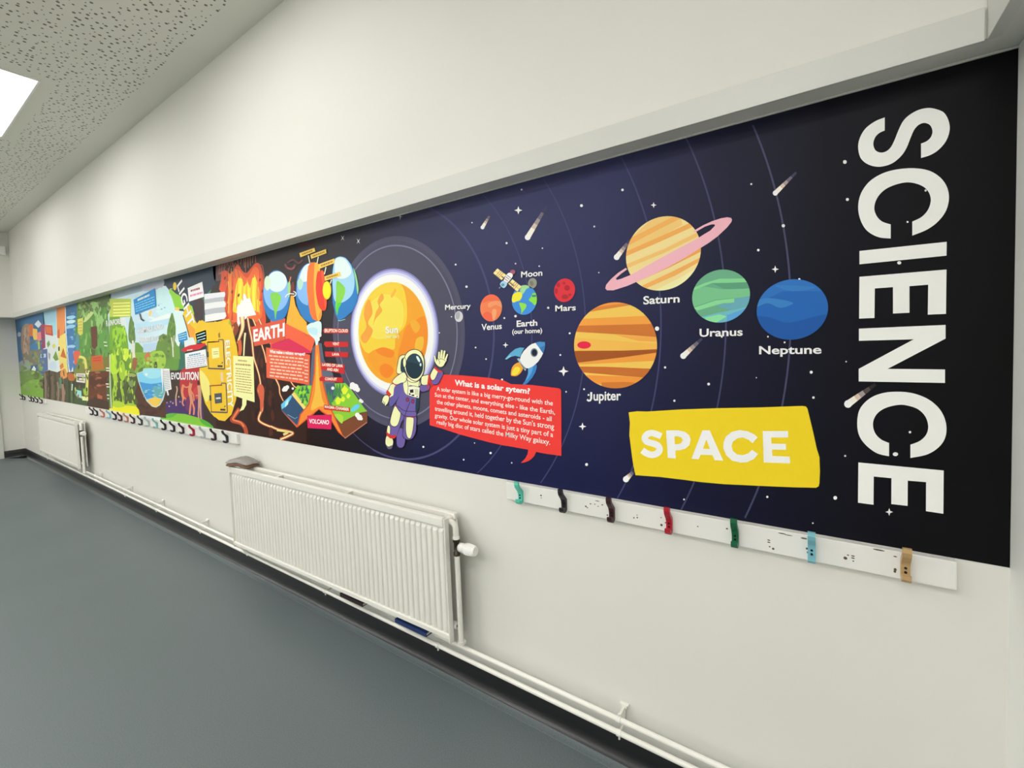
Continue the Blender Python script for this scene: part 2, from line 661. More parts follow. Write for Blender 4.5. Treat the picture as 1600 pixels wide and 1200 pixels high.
# ------------------------------------------------------------------ radiators
def make_radiator(loc, L, H, tilt, label, bars, group='panel radiators'):
    """local frame: x along the wall from the left end, y = 0 at the wall, z = 0 at the bottom edge"""
    t = empty('radiator', loc, label, 'radiator', group)
    t.rotation_euler = (0, tilt, 0)
    yf = -0.125
    pitch = 1 / 30.0
    n = int(round((L - 0.03) / pitch))
    pitch = (L - 0.03) / n
    # front panel: a sheet pressed into vertical flutes
    prof = [(0.0, 0.0), (0.16, 0.0), (0.24, 0.0075), (0.34, 0.0098), (0.58, 0.0105), (0.82, 0.0098), (0.92, 0.0075)]
    xs = [(0.0, 0.0, 0)]
    for i in range(n):
        for a, d in prof:
            xs.append((0.015 + (i + a) * pitch, d, 1))
    xs += [(0.015 + n * pitch, 0.0, 1), (L, 0.0, 0)]
    # rows: (height, how much of the flute, base offset)
    zs = [(0.0, 0, 0.002), (0.003, 0, -0.001), (0.0215, 0, -0.001), (0.0235, 0, 0.001), (0.0237, 0.55, 0.0125), (0.034, 1, 0.0125), (H - 0.062, 1, 0.0125),
          (H - 0.046, 0.0, 0.0125), (H - 0.020, 0.0, 0.0125)]
    vs, fs = [], []
    for z, k, b in zs:
        for x, d, on in xs:
            vs.append((x, yf + b - (d * k if on else 0.0) * 1.0, z))
    w = len(xs)
    for r in range(len(zs) - 1):
        for i in range(w - 1):
            fs.append((r * w + i, r * w + i + 1, (r + 1) * w + i + 1, (r + 1) * w + i))
    mb = MB()
    mb.add(vs, fs, M_ENAMEL, False)
    fp = mb.build('front_panel', t)
    so = fp.modifiers.new('sheet', 'SOLIDIFY')
    so.thickness = 0.012
    so.offset = -1.0
    # side lips of the front panel
    for x0 in (-0.001, L - 0.005):
        lp = MB()
        lp.box(x0, x0 + 0.006, yf - 0.002, yf + 0.024, -0.012, H - 0.004, M_ENAMEL, 0.002)
        lp.build('side_lip', t)
    tr = MB()
    tr.box(0.002, L - 0.008, yf - 0.004, yf + 0.020, H - 0.040, H, M_ENAMEL, 0.006)
    tr.build('top_rail', t)
    rp = MB()
    rp.box(0.0, L, -0.052, -0.040, 0.0, H - 0.01, M_ENAMEL, 0.003)
    rp.box(0.0, L, -0.060, -0.034, H - 0.028, H - 0.002, M_ENAMEL, 0.005)
    rp.build('rear_panel', t)
    for x in bars:
        br = MB()
        br.box(x - 0.007, x + 0.007, yf + 0.018, -0.058, H - 0.016, H - 0.004, M_ENAMEL, 0.002)
        br.build('cross_bar', t)
    # brackets down to the wall
    for x in (0.25, L - 0.25):
        bk = MB()
        bk.box(x - 0.012, x + 0.012, -0.042, 0.0, 0.02, H - 0.06, M_ENAMEL, 0.002)
        bk.build('wall_bracket', t)
    # flow connection at the top right: tee, bend, valve, riser
    yv, xr = -0.082, L + 0.022
    zt = H - 0.030
    rb = 0.017
    pts = [(L - 0.05, yv, zt), (L - 0.01, yv, zt)]
    R = 0.024
    for i in range(7):
        a = math.pi / 2 * i / 6
        pts.append((xr - R + R * math.sin(a), yv, zt - R + R * math.cos(a)))
    pts.append((xr, yv, zt - 0.062))
    el = MB()
    el.tube(pts, 0.0125, M_PIPE)
    el.tube([(xr, yv, zt - 0.055), (xr, yv, zt - 0.066)], 0.0155, M_PIPE)
    el.build('elbow', t)
    tee = MB()
    tee.tube([(L - 0.024, yf + 0.012, H - 0.024), (L - 0.024, -0.044, H - 0.024)], 0.017, M_PIPE)
    tee.build('header_pipe', t)
    vb = MB()
    vb.tube([(xr, yv, zt - 0.064), (xr, yv, zt - 0.078), (xr, yv, zt - 0.0785), (xr, yv, zt - 0.122), (xr, yv, zt - 0.1225), (xr, yv, zt - 0.136)],
            [0.015, 0.015, 0.0115, 0.0115, 0.0145, 0.0145], M_BRASS, 12)
    zv = zt - 0.098
    D = Vector((1, 0, 0))
    c = Vector((xr, yv, zv))
    vb.tube([c, c + D * 0.02], 0.010, M_BRASS, 12)
    vb.build('valve_body', t, 'dark bare metal valve body')
    hd = MB()
    hd.tube([c + D * q for q in (0.012, 0.018, 0.0185, 0.036, 0.038, 0.042, 0.048, 0.054, 0.094, 0.101)],
            [0.011, 0.011, 0.0185, 0.0205, 0.0175, 0.0175, 0.0225, 0.0235, 0.0205, 0.0185], M_PLAST, 28)
    U = Vector((0, 0, 1))
    V = D.cross(U)
    for i in range(22):
        a = 2 * math.pi * i / 22
        rr = U * math.cos(a) + V * math.sin(a)
        hd.tube([c + D * 0.057 + rr * 0.0233, c + D * 0.092 + rr * 0.0207], 0.0013, M_PLAST, 6)
    hd.build('thermostat_head', t, 'white ribbed thermostat head')
    rs = MB()
    zbot = 0.215 - loc[2]
    rs.tube([(xr, yv, zt - 0.134), (xr, yv, zbot)], 0.0115, M_PIPE)
    rs.tube([(xr, yv, zbot + 0.008), (xr, yv, zbot - 0.004)], 0.0155, M_PIPE)
    rs.tube([(xr, yv, zbot), (xr, -0.064, zbot - 0.006)], 0.0115, M_PIPE)
    rs.build('riser', t)
    # return connection under the left end, blanking plug at the lower right end
    rt = MB()
    rt.tube([(0.03, -0.082, 0.01), (0.03, -0.082, -0.03), (0.035, -0.072, -0.052), (0.05, -0.062, 0.158 - loc[2])], 0.0105, M_PIPE)
    rt.tube([(0.03, -0.082, 0.004), (0.03, -0.082, -0.02)], 0.0145, M_BRASS, 10)
    rt.build('return_connection', t)
    pl = MB()
    pl.tube([(L - 0.03, -0.082, 0.045), (L + 0.006, -0.082, 0.045)], 0.015, M_PIPE)
    pl.tube([(L + 0.006, -0.082, 0.045), (L + 0.008, -0.082, 0.045)], 0.005, M_DARK, 8)
    pl.build('blanking_plug', t)
    return t


make_radiator((-3.130, 0.0, 0.238), 1.868, 0.519, -0.0128, 'long white fluted radiator with a packet lying on its top', (0.53, 1.18))
make_radiator((-8.40, 0.0, 0.272), 1.745, 0.510, -0.004, 'shorter white radiator near the far corner', (0.45, 0.9, 1.35))

# ------------------------------------------------------------------ pipework
t = empty('heating_pipework', (-4.2, 0, 0.12), 'pair of white heating pipes clipped along the foot of the mural wall', 'pipes')
WL[t.name] = (-4.2, 0, 0.12)


def pz(x, z):
    return z - 0.0036 * (x + 0.5)


PX0, PX1 = -8.36, 0.35
YP = -0.062
for nm, z in (('pipe', 0.2030), ('pipe', 0.1555)):
    p = MB()
    p.tube([(PX0, YP, pz(PX0, z)), (-5, YP, pz(-5, z)), (-2, YP, pz(-2, z)), (PX1, YP, pz(PX1, z))], 0.0092, M_PIPE, 20)
    p.build(nm, t, 'upper pipe' if z > .18 else 'lower pipe')
for x in (-0.561, -1.395, -2.233, -3.80, -4.65, -5.42, -6.33, -7.3):
    k = MB()
    a, b = pz(x, 0.2030), pz(x, 0.1555)
    for q in (a, b):
        k.tube([(x - 0.007, YP, q), (x + 0.007, YP, q)], 0.0118, M_PIPE, 18)
        k.tube([(x, YP + 0.010, q), (x, -0.0015, q)], 0.0045, M_PIPE, 8)
    k.tube([(x, YP, a + 0.012), (x, YP, a + 0.020)], 0.004, M_PIPE, 8)
    k.tube([(x, YP, b - 0.010), (x, YP, b - 0.022)], 0.004, M_PIPE, 8)
    k.box(x - 0.004, x + 0.004, YP + 0.006, -0.001, a + 0.004, a + 0.012, M_PIPE, 0.001)
    k.box(x - 0.010, x + 0.010, -0.014, -0.001, a + 0.004, a + 0.018, M_PIPE, 0.001)
    k.box(x - 0.016, x + 0.016, -0.012, -0.001, a + 0.015, a + 0.020, M_PIPE, 0.001)
    k.box(x - 0.003, x + 0.003, -0.012, -0.001, b - 0.004, a + 0.006, M_PIPE, 0.001)
    k.build('pipe_clip', t)

# ------------------------------------------------------------------ coat rails
M_RAIL = mat('rail_white_gloss', (234, 233, 228), 0.38, 0.4)
M_SCUFF = mat('old_screw_marks', (96, 86, 78), 0.8, 0.1)
HOOK = {}


def hook_mat(c):
    return mat('hook_%02x%02x%02x' % c, c, 0.35, 0.45)


def hook_part(parent, x, z, c, label, w=0.0175, screws=True):
    key = (c, w)
    if key not in HOOK:
        mb = MB()
        side = [(0.0, 0.014), (-0.006, 0.020), (-0.014, 0.029), (-0.022, 0.036), (-0.028, 0.047), (-0.030, 0.058), (-0.0375, 0.058), (-0.0385, 0.047), (-0.034, 0.035), (-0.026, 0.025),
                (-0.018, 0.016), (-0.0135, 0.006), (-0.0115, -0.006), (-0.0125, -0.016), (-0.018, -0.021), (-0.0235, -0.019), (-0.0265, -0.012), (-0.0325, -0.013), (-0.0325, -0.022),
                (-0.0265, -0.030), (-0.016, -0.033), (-0.006, -0.031), (0.0, -0.025)]
        n = len(side)
        tris = tessellate_polygon([[Vector((p, q, 0)) for p, q in side]])
        vs = [(-w / 2, p, q) for p, q in side] + [(w / 2, p, q) for p, q in side]
        fs = [tuple(q) for q in tris] + [tuple(i + n for i in q[::-1]) for q in tris] + [(i, (i + 1) % n, (i + 1) % n + n, i + n) for i in range(n)]
        mb.add(vs, fs, hook_mat(c))
        o = fix_normals(mb.build('coat_hook'))
        HOOK[key] = o
        first = True
    else:
        o = HOOK[key].copy()
        COL.objects.link(o)
    o.parent = parent
    o.location = (x, -0.020, z)
    o['label'] = label
    if screws:
        for dz in (-0.011, 0.000):
            s = MB()
            s.tube([(0, -0.0115, dz), (0, -0.0136, dz)], 0.0032, M_DARK, 10)
            s.build('screw', o)
    return o


def coat_rail(x0, x1, z0, z1, label, hooks, scuffs=(), screws=True):
    t = empty('coat_rail', ((x0 + x1) / 2, 0, z0), label, 'coat rail', 'coat rails along the wall')
    cx = (x0 + x1) / 2
    bd = MB()
    bd.box(x0 - cx, x1 - cx, -0.0205, 0.0, 0.0, z1 - z0, M_RAIL, 0.0018)
    for (sx, sz, r, st) in scuffs:
        px, pzz = sx - cx, sz - z0
        y = -0.0206
        n = 10
        bd.add([(px + r * st * math.cos(2 * math.pi * i / n), y, pzz + r * math.sin(2 * math.pi * i / n)) for i in range(n)], [tuple(range(n))], M_SCUFF)
    bd.build('board', t)
    for x, z, c, lab in hooks:
        hook_part(t, x - cx, z - z0, c, lab, screws=screws)
    return t


near = [(-0.953, (88, 200, 178), 'turquoise hook'), (-0.765, (24, 22, 30), 'black hook'), (-0.583, (52, 20, 24), 'dark maroon hook'),
        (-0.392, (172, 24, 40), 'red hook'), (-0.204, (18, 96, 62), 'green hook'), (-0.018, (128, 190, 204), 'pale blue hook'), (0.173, (190, 156, 108), 'tan hook')]
SC0 = (760, 740, 1600 / 420)
SC1 = (1160, 800, 1600 / 440)
marks = []
for (ox, oy, k), L in ((SC0, [(325, 130, .003, 1.3), (327, 145, .002, 1), (592, 195, .003, 1.2), (601, 203, .002, 1.4), (620, 180, .0018, 2.2), (645, 182, .0016, 2), (665, 195, .0016, 1.6), (690, 186, .0022, 1.5),
                              (720, 247, .0028, 1), (660, 163, .0014, 6), (878, 263, .0026, 1), (898, 262, .0026, 1), (897, 247, .0014, 1.6), (1042, 306, .0040, 1), (1066, 292, .0022, 1), (1040, 262, .0014, 2),
                              (1258, 315, .002, 1), (1432, 328, .0024, 1.2)]),
                       (SC1, [(150, 160, .0018, 2.2), (150, 172, .0018, 2.2), (155, 197, .0022, 1), (175, 209, .0032, 1), (225, 122, .0016, 6), (262, 132, .0012, 8), (350, 150, .0022, 3.5), (367, 208, .0030, 1), (374, 230, .0034, 1),
                              (585, 262, .0042, 1), (600, 245, .0016, 1.6), (628, 250, .0018, 2.2), (628, 262, .0018, 2.2), (630, 279, .0018, 1), (775, 216, .0020, 6), (870, 207, .002, 1), (868, 253, .0016, 2.4), (868, 327, .0038, .8), (866, 338, .0034, .8)])):
    for (u, v, r, st) in L:
        X, Z = W(ox + u / k, oy + v / k, -0.0205)
        marks.append((X, Z, r, st))
marks = [q for q in marks if 0.880 < q[1] < 0.940]
coat_rail(-1.025, 0.266, 0.8745, 0.9440, 'white coat rail under the space panel with seven differently coloured hooks',
          [(x, 0.9045 + 0.001 * i, c, l) for i, (x, c, l) in enumerate(near)], marks)

h2 = [(-6.40, (34, 30, 34)), (-6.25, (34, 30, 34)), (-6.03, (196, 120, 104)), (-5.83, (128, 186, 204)), (-5.66, (28, 30, 48)), (-5.50, (96, 34, 44)), (-5.33, (198, 132, 116)), (-5.16, (60, 26, 40)), (-4.97, (60, 66, 74)),
      (-4.80, (182, 196, 196)), (-4.62, (140, 190, 188)), (-4.44, (26, 22, 26)), (-4.26, (26, 26, 38)), (-4.085, (48, 22, 30)), (-3.895, (168, 26, 62)), (-3.715, (182, 190, 194)), (-3.54, (54, 18, 32)), (-3.36, (28, 26, 38))]
nm = {(34, 30, 34): 'black hook', (196, 120, 104): 'salmon hook', (128, 186, 204): 'light blue hook', (28, 30, 48): 'navy hook', (96, 34, 44): 'dark red hook', (198, 132, 116): 'pink hook', (60, 26, 40): 'maroon hook',
      (60, 66, 74): 'slate grey hook', (182, 196, 196): 'pale grey hook', (140, 190, 188): 'pale teal hook', (26, 22, 26): 'black hook', (26, 26, 38): 'blue-black hook', (48, 22, 30): 'dark brown hook', (168, 26, 62): 'crimson hook',
      (182, 190, 194): 'light grey hook', (54, 18, 32): 'plum hook', (28, 26, 38): 'black hook'}
coat_rail(-6.70, -3.235, 0.868, 0.938, 'long white coat rail between the two radiators with a row of many hooks', [(x, 0.901, c, nm[c]) for x, c in h2], screws=False)
coat_rail(-10.06, -8.52, 0.884, 0.938, 'far white coat rail in the corner beside the left wall with black hooks',
          [(x, 0.912, (34, 30, 34), 'black hook') for x in (-9.88, -9.72, -9.30, -9.14, -8.91, -8.66)], screws=False)

# ------------------------------------------------------------------ loose things
# crumpled packet on the near radiator
M_FOIL = mat('grey_paper_wrapper', (150, 145, 141), 0.36, 0.5, bump=(70, 1.0), vary=0.3)
M_KRAFT = mat('brown_card_edge', (122, 90, 68), 0.6, 0.3, bump=(60, 0.6), vary=0.2)
t = empty('packet', (-3.045, -0.080, 0.760), 'crumpled grey and brown packet lying on the left end of the near radiator', 'packet')


def lump(zf, zt, grow, name, mt, seed, lab):
    rnd = random.Random(seed)
    nx, ny = 18, 10
    vs, fs = [], []
    wob = [[rnd.uniform(-1, 1) for _ in range(ny + 1)] for _ in range(nx + 1)]
    for side in (0, 1):
        for i in range(nx + 1):
            for j in range(ny + 1):
                u, v = i / nx * 2 - 1, j / ny * 2 - 1
                rim = (1 - abs(u) ** 5) * (1 - abs(v) ** 4)
                x = u * (0.105 + grow) * (1 - 0.10 * v * v)
                y = v * (0.050 + grow) * (1 - 0.12 * u * u) + 0.018 * u
                wave = 0.006 * math.sin(3.6 * u + 0.9) + 0.003 * math.sin(5 * v + 2 * u)
                z = (zf if side == 0 else zf + (zt - zf) * (0.25 + 0.75 * rim)) + wave * (0.5 if side == 0 else 1) + wob[i][j] * 0.0045 * (rim if side else 0)
                vs.append((x, y, z + 0.012))
    o = (nx + 1) * (ny + 1)
    for i in range(nx):
        for j in range(ny):
            a = i * (ny + 1) + j
            fs.append((a, a + 1, a + ny + 2, a + ny + 1))
            fs.append((o + a, o + a + ny + 1, o + a + ny + 2, o + a + 1))
    rimv = [(i, 0) for i in range(nx)] + [(nx, j) for j in range(ny)] + [(i, ny) for i in range(nx, 0, -1)] + [(0, j) for j in range(ny, 0, -1)]
    idx = [i * (ny + 1) + j for i, j in rimv]
    for k in range(len(idx)):
        a, b = idx[k], idx[(k + 1) % len(idx)]
        fs.append((a, b, b + o, a + o))
    mb = MB()
    mb.add(vs, fs, mt, True)
    return fix_normals(mb.build(name, t, lab))


lump(-0.006, 0.027, -0.001, 'card_sleeve', M_KRAFT, 3, 'brown card sleeve')
lump(0.012, 0.040, 0.0, 'paper_wrapper', M_FOIL, 5, 'shiny grey wrapper')

# two flat things lying on the pipes, under the near radiator
for nmx, x0, x1, c, lab in (('exercise_book', -1.612, -1.412, (28, 52, 104), 'dark blue book lying on the pipes under the near radiator'),
                            ('exercise_book', -2.025, -1.845, (40, 26, 28), 'dark maroon book lying on the pipes under the near radiator, left of the blue one')):
    t = empty(nmx, ((x0 + x1) / 2, -0.07, 0.2195), lab, 'book')
    w = (x1 - x0) / 2
    cv = MB()
    cv.box(-w, w, -0.045, 0.045, 0.0, 0.003, mat('cover_%d' % c[2], c, 0.45))
    cv.box(-w, w, -0.045, 0.045, 0.015, 0.018, mat('cover_%d' % c[2], c, 0.45))
    cv.box(-w, w, -0.045, -0.042, 0.003, 0.015, mat('cover_%d' % c[2], c, 0.45))
    cv.build('cover', t)
    pg = MB()
    pg.box(-w + 0.003, w - 0.003, -0.041, 0.042, 0.0032, 0.0148, mat('page_block', (222, 218, 205), 0.8))
    pg.build('pages', t)

# alarm high on the far wall
t = empty('alarm_sounder', (XF, -0.20, 3.0), 'small white wall box with a dark red alarm dome, high on the far wall', 'alarm')
mb = MB()
mb.box(0, 0.05, -0.16, 0.082, 0.0, 0.125, M_PLAST, 0.006)
mb.build('base', t)
mb = MB()
mb.tube([(0.0, -0.05, 0.182), (0.03, -0.05, 0.182), (0.06, -0.05, 0.182), (0.075, -0.05, 0.182)], [0.055, 0.055, 0.045, 0.02], mat('alarm_red', (104, 24, 18), 0.35), 24)
mb.build('dome', t, 'dark red dome')

# rubber wedge on the floor in the far corner
mb = MB()
pr = [(-0.13, 0.0), (0.12, 0.0), (0.12, 0.030), (0.09, 0.040), (0.05, 0.022), (-0.05, 0.008), (-0.13, 0.004)]
vs = [(x, -0.025, z) for x, z in pr] + [(x, 0.025, z) for x, z in pr]
n = len(pr)
mb.add(vs, [tuple(range(n)), tuple(range(2 * n - 1, n - 1, -1))] + [(i, i + n, (i + 1) % n + n, (i + 1) % n) for i in range(n)], mat('black_rubber', (22, 22, 24), 0.6))
wdg = fix_normals(mb.build('door_wedge', label='black rubber wedge lying on the floor in the far corner'))
wdg['category'] = 'wedge'
wdg.location = (-9.93, -0.115, 0.0005)
wdg.rotation_euler = (0, 0, 0.5)
# ================================================================== the printed wall mural
mural = empty('wall_mural', (-4.9, 0.0, ZB), 'long printed science mural covering the wall between the boxing and the coat rails', 'mural')
WL[mural.name] = (-4.9, 0.0, ZB)


def xat(px, py):
    return W(px, py)[0]


def ramp_mat(name, stops, top=None, bottom=None, k=INK_K):
    """the print's own ground colour: it changes along the wall, and a little with height"""
    mt = bpy.data.materials.new(name)
    mt.use_nodes = True
    nt = mt.node_tree
    b = nt.nodes['Principled BSDF']
    b.inputs['Roughness'].default_value = 0.5
    b.inputs['Specular IOR Level'].default_value = 0.12
    tc = nt.nodes.new('ShaderNodeTexCoord')
    sx = nt.nodes.new('ShaderNodeSeparateXYZ')
    nt.links.new(tc.outputs['Object'], sx.inputs['Vector'])
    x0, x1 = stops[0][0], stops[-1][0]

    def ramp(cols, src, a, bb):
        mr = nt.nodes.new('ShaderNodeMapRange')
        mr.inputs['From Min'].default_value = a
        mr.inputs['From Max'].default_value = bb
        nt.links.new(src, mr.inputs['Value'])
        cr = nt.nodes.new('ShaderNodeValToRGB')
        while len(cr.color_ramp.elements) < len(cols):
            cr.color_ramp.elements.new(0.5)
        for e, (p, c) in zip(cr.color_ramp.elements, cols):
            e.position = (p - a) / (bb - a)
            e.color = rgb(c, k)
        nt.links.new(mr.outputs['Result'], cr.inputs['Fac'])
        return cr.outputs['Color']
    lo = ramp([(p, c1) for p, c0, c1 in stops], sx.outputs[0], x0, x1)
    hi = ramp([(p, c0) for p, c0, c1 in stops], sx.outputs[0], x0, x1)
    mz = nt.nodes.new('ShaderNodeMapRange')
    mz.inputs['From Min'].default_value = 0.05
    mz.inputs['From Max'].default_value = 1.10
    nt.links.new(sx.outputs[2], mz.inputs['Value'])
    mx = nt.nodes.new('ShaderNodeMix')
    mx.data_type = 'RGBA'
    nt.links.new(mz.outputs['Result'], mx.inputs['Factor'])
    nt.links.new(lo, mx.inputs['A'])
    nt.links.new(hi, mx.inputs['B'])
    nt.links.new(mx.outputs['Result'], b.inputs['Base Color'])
    return mt


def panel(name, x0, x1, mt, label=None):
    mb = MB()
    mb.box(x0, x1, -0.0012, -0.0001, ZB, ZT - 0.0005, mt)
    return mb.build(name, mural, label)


B = [XL, xat(68, 550), xat(101, 545), xat(119, 545), xat(173, 550), xat(256, 560), xat(336, 560), xat(478, 560), XR]
p_coll = panel('print_panel', B[0], B[1], ink((62, 104, 146)), 'blue collage panel')
p_leaf = panel('print_panel', B[1], B[2], ink((206, 214, 214)), 'pale leaf panel')
p_river = panel('print_panel', B[2], B[3], ink((66, 116, 164)), 'blue waterfall panel')
p_rain = panel('print_panel', B[3], B[4], ink((92, 132, 66)), 'green rainforest panel')
p_hab = panel('print_panel', B[4], B[5], ink((188, 212, 226)), 'animals and habitats panel')
p_light = panel('print_panel', B[5], B[6], ink((42, 54, 66)), 'light and evolution panel')
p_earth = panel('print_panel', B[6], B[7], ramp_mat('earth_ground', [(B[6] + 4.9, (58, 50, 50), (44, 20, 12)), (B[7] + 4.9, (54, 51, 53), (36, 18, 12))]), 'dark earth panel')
o = 4.9
p_space = panel('print_panel', B[7], B[8], ramp_mat('space_ground', [  # greyer upper tones: print colour with reflection haze painted in
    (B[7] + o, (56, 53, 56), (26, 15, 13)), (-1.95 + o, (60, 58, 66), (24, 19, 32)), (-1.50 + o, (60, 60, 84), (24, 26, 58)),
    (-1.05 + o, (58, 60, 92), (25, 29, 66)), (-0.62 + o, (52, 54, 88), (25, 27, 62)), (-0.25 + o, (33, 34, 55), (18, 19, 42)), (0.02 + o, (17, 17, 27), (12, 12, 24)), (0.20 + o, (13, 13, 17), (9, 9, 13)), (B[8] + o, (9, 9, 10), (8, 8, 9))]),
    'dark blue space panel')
for q in (p_coll, p_leaf, p_river, p_rain, p_hab, p_light, p_earth, p_space):
    WL[q.name] = WL[mural.name]

WHITE = (236, 236, 232)

# ------------------------------------------------------------------ far collage
A = Art('seaside_picture', p_coll, 1, tr=(20, 450, 6))
A.p([(10, 300), (290, 225), (300, 345), (30, 375)], (70, 112, 152))
A.p([(90, 370), (150, 340), (162, 470), (160, 600), (150, 680), (110, 700), (88, 600), (78, 520)], (150, 128, 112), True)
A.p([(105, 400), (125, 380), (130, 560), (115, 660), (100, 560)], (176, 152, 132), True)
A.p([(150, 350), (190, 345), (195, 440), (160, 450), (145, 400)], (200, 112, 74), True)
A.p([(190, 380), (230, 385), (235, 480), (200, 495), (188, 440)], (226, 182, 92))
A.p([(225, 420), (265, 410), (270, 490), (235, 500)], (230, 134, 134))
A.p([(205, 340), (240, 300), (272, 340), (240, 375)], (202, 212, 226))
A.p([(262, 345), (300, 335), (308, 560), (275, 575)], (150, 66, 96))
A.p([(165, 480), (240, 490), (245, 590), (165, 600)], (70, 122, 166))
A.p([(150, 590), (250, 590), (262, 700), (160, 720), (95, 640)], (122, 118, 98), True)
A.p([(235, 500), (255, 500), (258, 570), (240, 580)], (172, 182, 92))
A.p([(240, 660), (290, 670), (300, 760), (245, 770)], (126, 150, 84), True)
A.p([(258, 580), (325, 570), (332, 770), (290, 790), (250, 700)], (86, 106, 152))
A.p([(262, 620), (312, 615), (312, 650), (262, 655)], (190, 206, 226))
A.p([(60, 700), (150, 680), (165, 790), (70, 810)], (140, 152, 150), True)
A.p([(170, 780), (200, 728), (232, 780), (200, 802)], (216, 222, 222))
A.p([(60, 800), (160, 765), (260, 790), (295, 870), (295, 1060), (60, 1060)], (110, 140, 72))
A.p([(80, 920), (150, 870), (210, 850), (290, 880), (290, 1060), (60, 1060)], (122, 166, 62))
A.p([(195, 790), (240, 780), (248, 840), (205, 855)], (92, 112, 54), True)
A.p([(250, 870), (285, 860), (290, 940), (262, 930)], (96, 84, 62), True)
A.flecks(100, 380, 160, 690, 14, [(168, 144, 124), (136, 114, 98), (120, 110, 104)], 14, 50, 27)
A.flecks(160, 480, 290, 780, 22, [(96, 122, 140), (120, 126, 110), (84, 110, 130), (132, 140, 96)], 24, 34, 28)
A.flecks(70, 700, 290, 980, 34, [(120, 146, 80), (104, 130, 62), (138, 170, 80), (96, 112, 66), (140, 150, 120)], 30, 24, 29)
A.e(62, 435, 16, 22, (176, 190, 204))
A.done()

A = Art('leaf_picture', p_leaf, 1, tr=(20, 450, 6))
A.p([(285, 230), (415, 195), (410, 335), (290, 345)], (152, 192, 210))
A.p([(350, 330), (410, 320), (412, 440), (380, 440)], (150, 200, 214))
A.p([(412, 190), (492, 168), (492, 390), (466, 470), (418, 465)], (216, 136, 78))
A.p([(430, 460), (495, 420), (512, 700), (522, 810), (452, 800), (426, 600)], (228, 204, 116))
A.p([(420, 400), (440, 380), (442, 470), (422, 470)], (196, 96, 56))
A.p([(300, 345), (372, 350), (380, 450), (310, 435)], (190, 80, 66))
A.p([(310, 362), (360, 365), (366, 430), (318, 424)], (206, 112, 72))
A.p([(320, 520), (340, 490), (352, 530), (330, 560)], (112, 152, 62))
A.p([(370, 540), (390, 520), (405, 545), (385, 570)], (204, 202, 84))
A.p([(335, 600), (355, 620), (350, 682), (335, 650)], (150, 156, 162))
A.p([(378, 652), (405, 588), (432, 672), (402, 684)], (112, 144, 62))
A.e(435, 570, 12, 34, (240, 226, 170))
A.e(435, 570, 8, 24, (58, 58, 48))
A.p([(448, 642), (475, 560), (506, 662)], (190, 102, 44))
A.p([(440, 730), (470, 700), (480, 740), (450, 765)], (202, 122, 52))
A.p([(350, 700), (400, 690), (410, 760), (350, 760)], (190, 206, 220), True)
A.p([(285, 790), (340, 770), (420, 790), (460, 770), (520, 800), (520, 1130), (285, 1130)], (92, 80, 64))
A.p([(448, 790), (490, 755), (512, 830), (460, 850)], (216, 142, 72), True)
A.flecks(290, 790, 520, 1060, 40, [(112, 98, 80), (66, 60, 46), (84, 96, 62), (134, 116, 100), (56, 64, 44)], 12, 60, 31)
for x, w, c, a, b in ((305, 22, (128, 110, 96), 800, 1020), (345, 16, (64, 54, 42), 770, 1030), (372, 20, (112, 92, 76), 830, 1040), (400, 16, (70, 66, 50), 790, 1050), (425, 16, (138, 116, 98), 880, 1050),
                      (445, 22, (88, 128, 104), 840, 900), (470, 24, (148, 116, 102), 900, 1060), (500, 18, (72, 76, 52), 860, 1080)):
    A.s([(x - 4, a), (x + 5, (a + b) / 2), (x, b + 40)], w, c, True)
A.done()

A = Art('waterfall_picture', p_river, 1, tr=(20, 450, 6))
A.p([(485, 160), (600, 130), (600, 300), (490, 300)], (58, 104, 146))
A.s([(494, 180), (500, 400), (515, 620), (530, 780)], 9, (206, 216, 222), True)
A.flecks(510, 200, 598, 560, 26, [(80, 130, 176), (104, 156, 192), (60, 106, 156), (140, 186, 206)], 22, 22, 32)
for y, c in ((270, (150, 200, 220)), (310, (186, 214, 228)), (355, (140, 190, 214)), (545, (150, 196, 220)), (600, (130, 170, 206)), (690, (150, 182, 214))):
    A.p([(510, y), (560, y - 12), (590, y), (560, y + 22), (515, y + 20)], c, True)
A.p([(522, 560), (566, 560), (572, 770), (535, 780)], (84, 118, 176))
A.p([(528, 740), (545, 790), (566, 735), (570, 800), (525, 810)], (216, 222, 228))
A.p([(515, 790), (600, 780), (600, 1130), (515, 1130)], (64, 74, 44))
A.p([(520, 800), (560, 800), (590, 830), (570, 870), (525, 860)], (176, 98, 50), True)
for x, c in ((530, (48, 62, 42)), (552, (88, 108, 66)), (575, (38, 52, 40))):
    A.s([(x, 880), (x + 3, 1120)], 14, c)
A.s([(560, 900), (556, 960)], 10, (196, 206, 200))
A.done()

A = Art('rainforest_picture', p_rain, 1, tr=(100, 430, 5.45))
A.p([(105, 200), (400, 140), (400, 260), (250, 300), (110, 260)], (82, 104, 62))
A.p([(130, 240), (190, 225), (230, 330), (170, 370), (130, 330)], (128, 152, 84), True)
A.p([(150, 250), (200, 250), (190, 310), (160, 320)], (84, 104, 62), True)
A.p([(230, 230), (290, 240), (310, 330), (360, 300), (330, 420), (300, 480), (270, 360), (235, 290)], (140, 182, 110), True)
A.p([(260, 290), (300, 280), (290, 340)], (86, 128, 66))
A.p([(325, 300), (350, 270), (370, 330), (345, 380), (325, 340)], (84, 140, 62), True)
A.p([(150, 370), (230, 310), (250, 330), (180, 400)], (178, 198, 128), True)
A.p([(140, 540), (215, 420), (235, 640), (210, 690), (150, 640)], (88, 138, 66), True)
A.p([(285, 520), (370, 470), (385, 690), (300, 700)], (94, 146, 72), True)
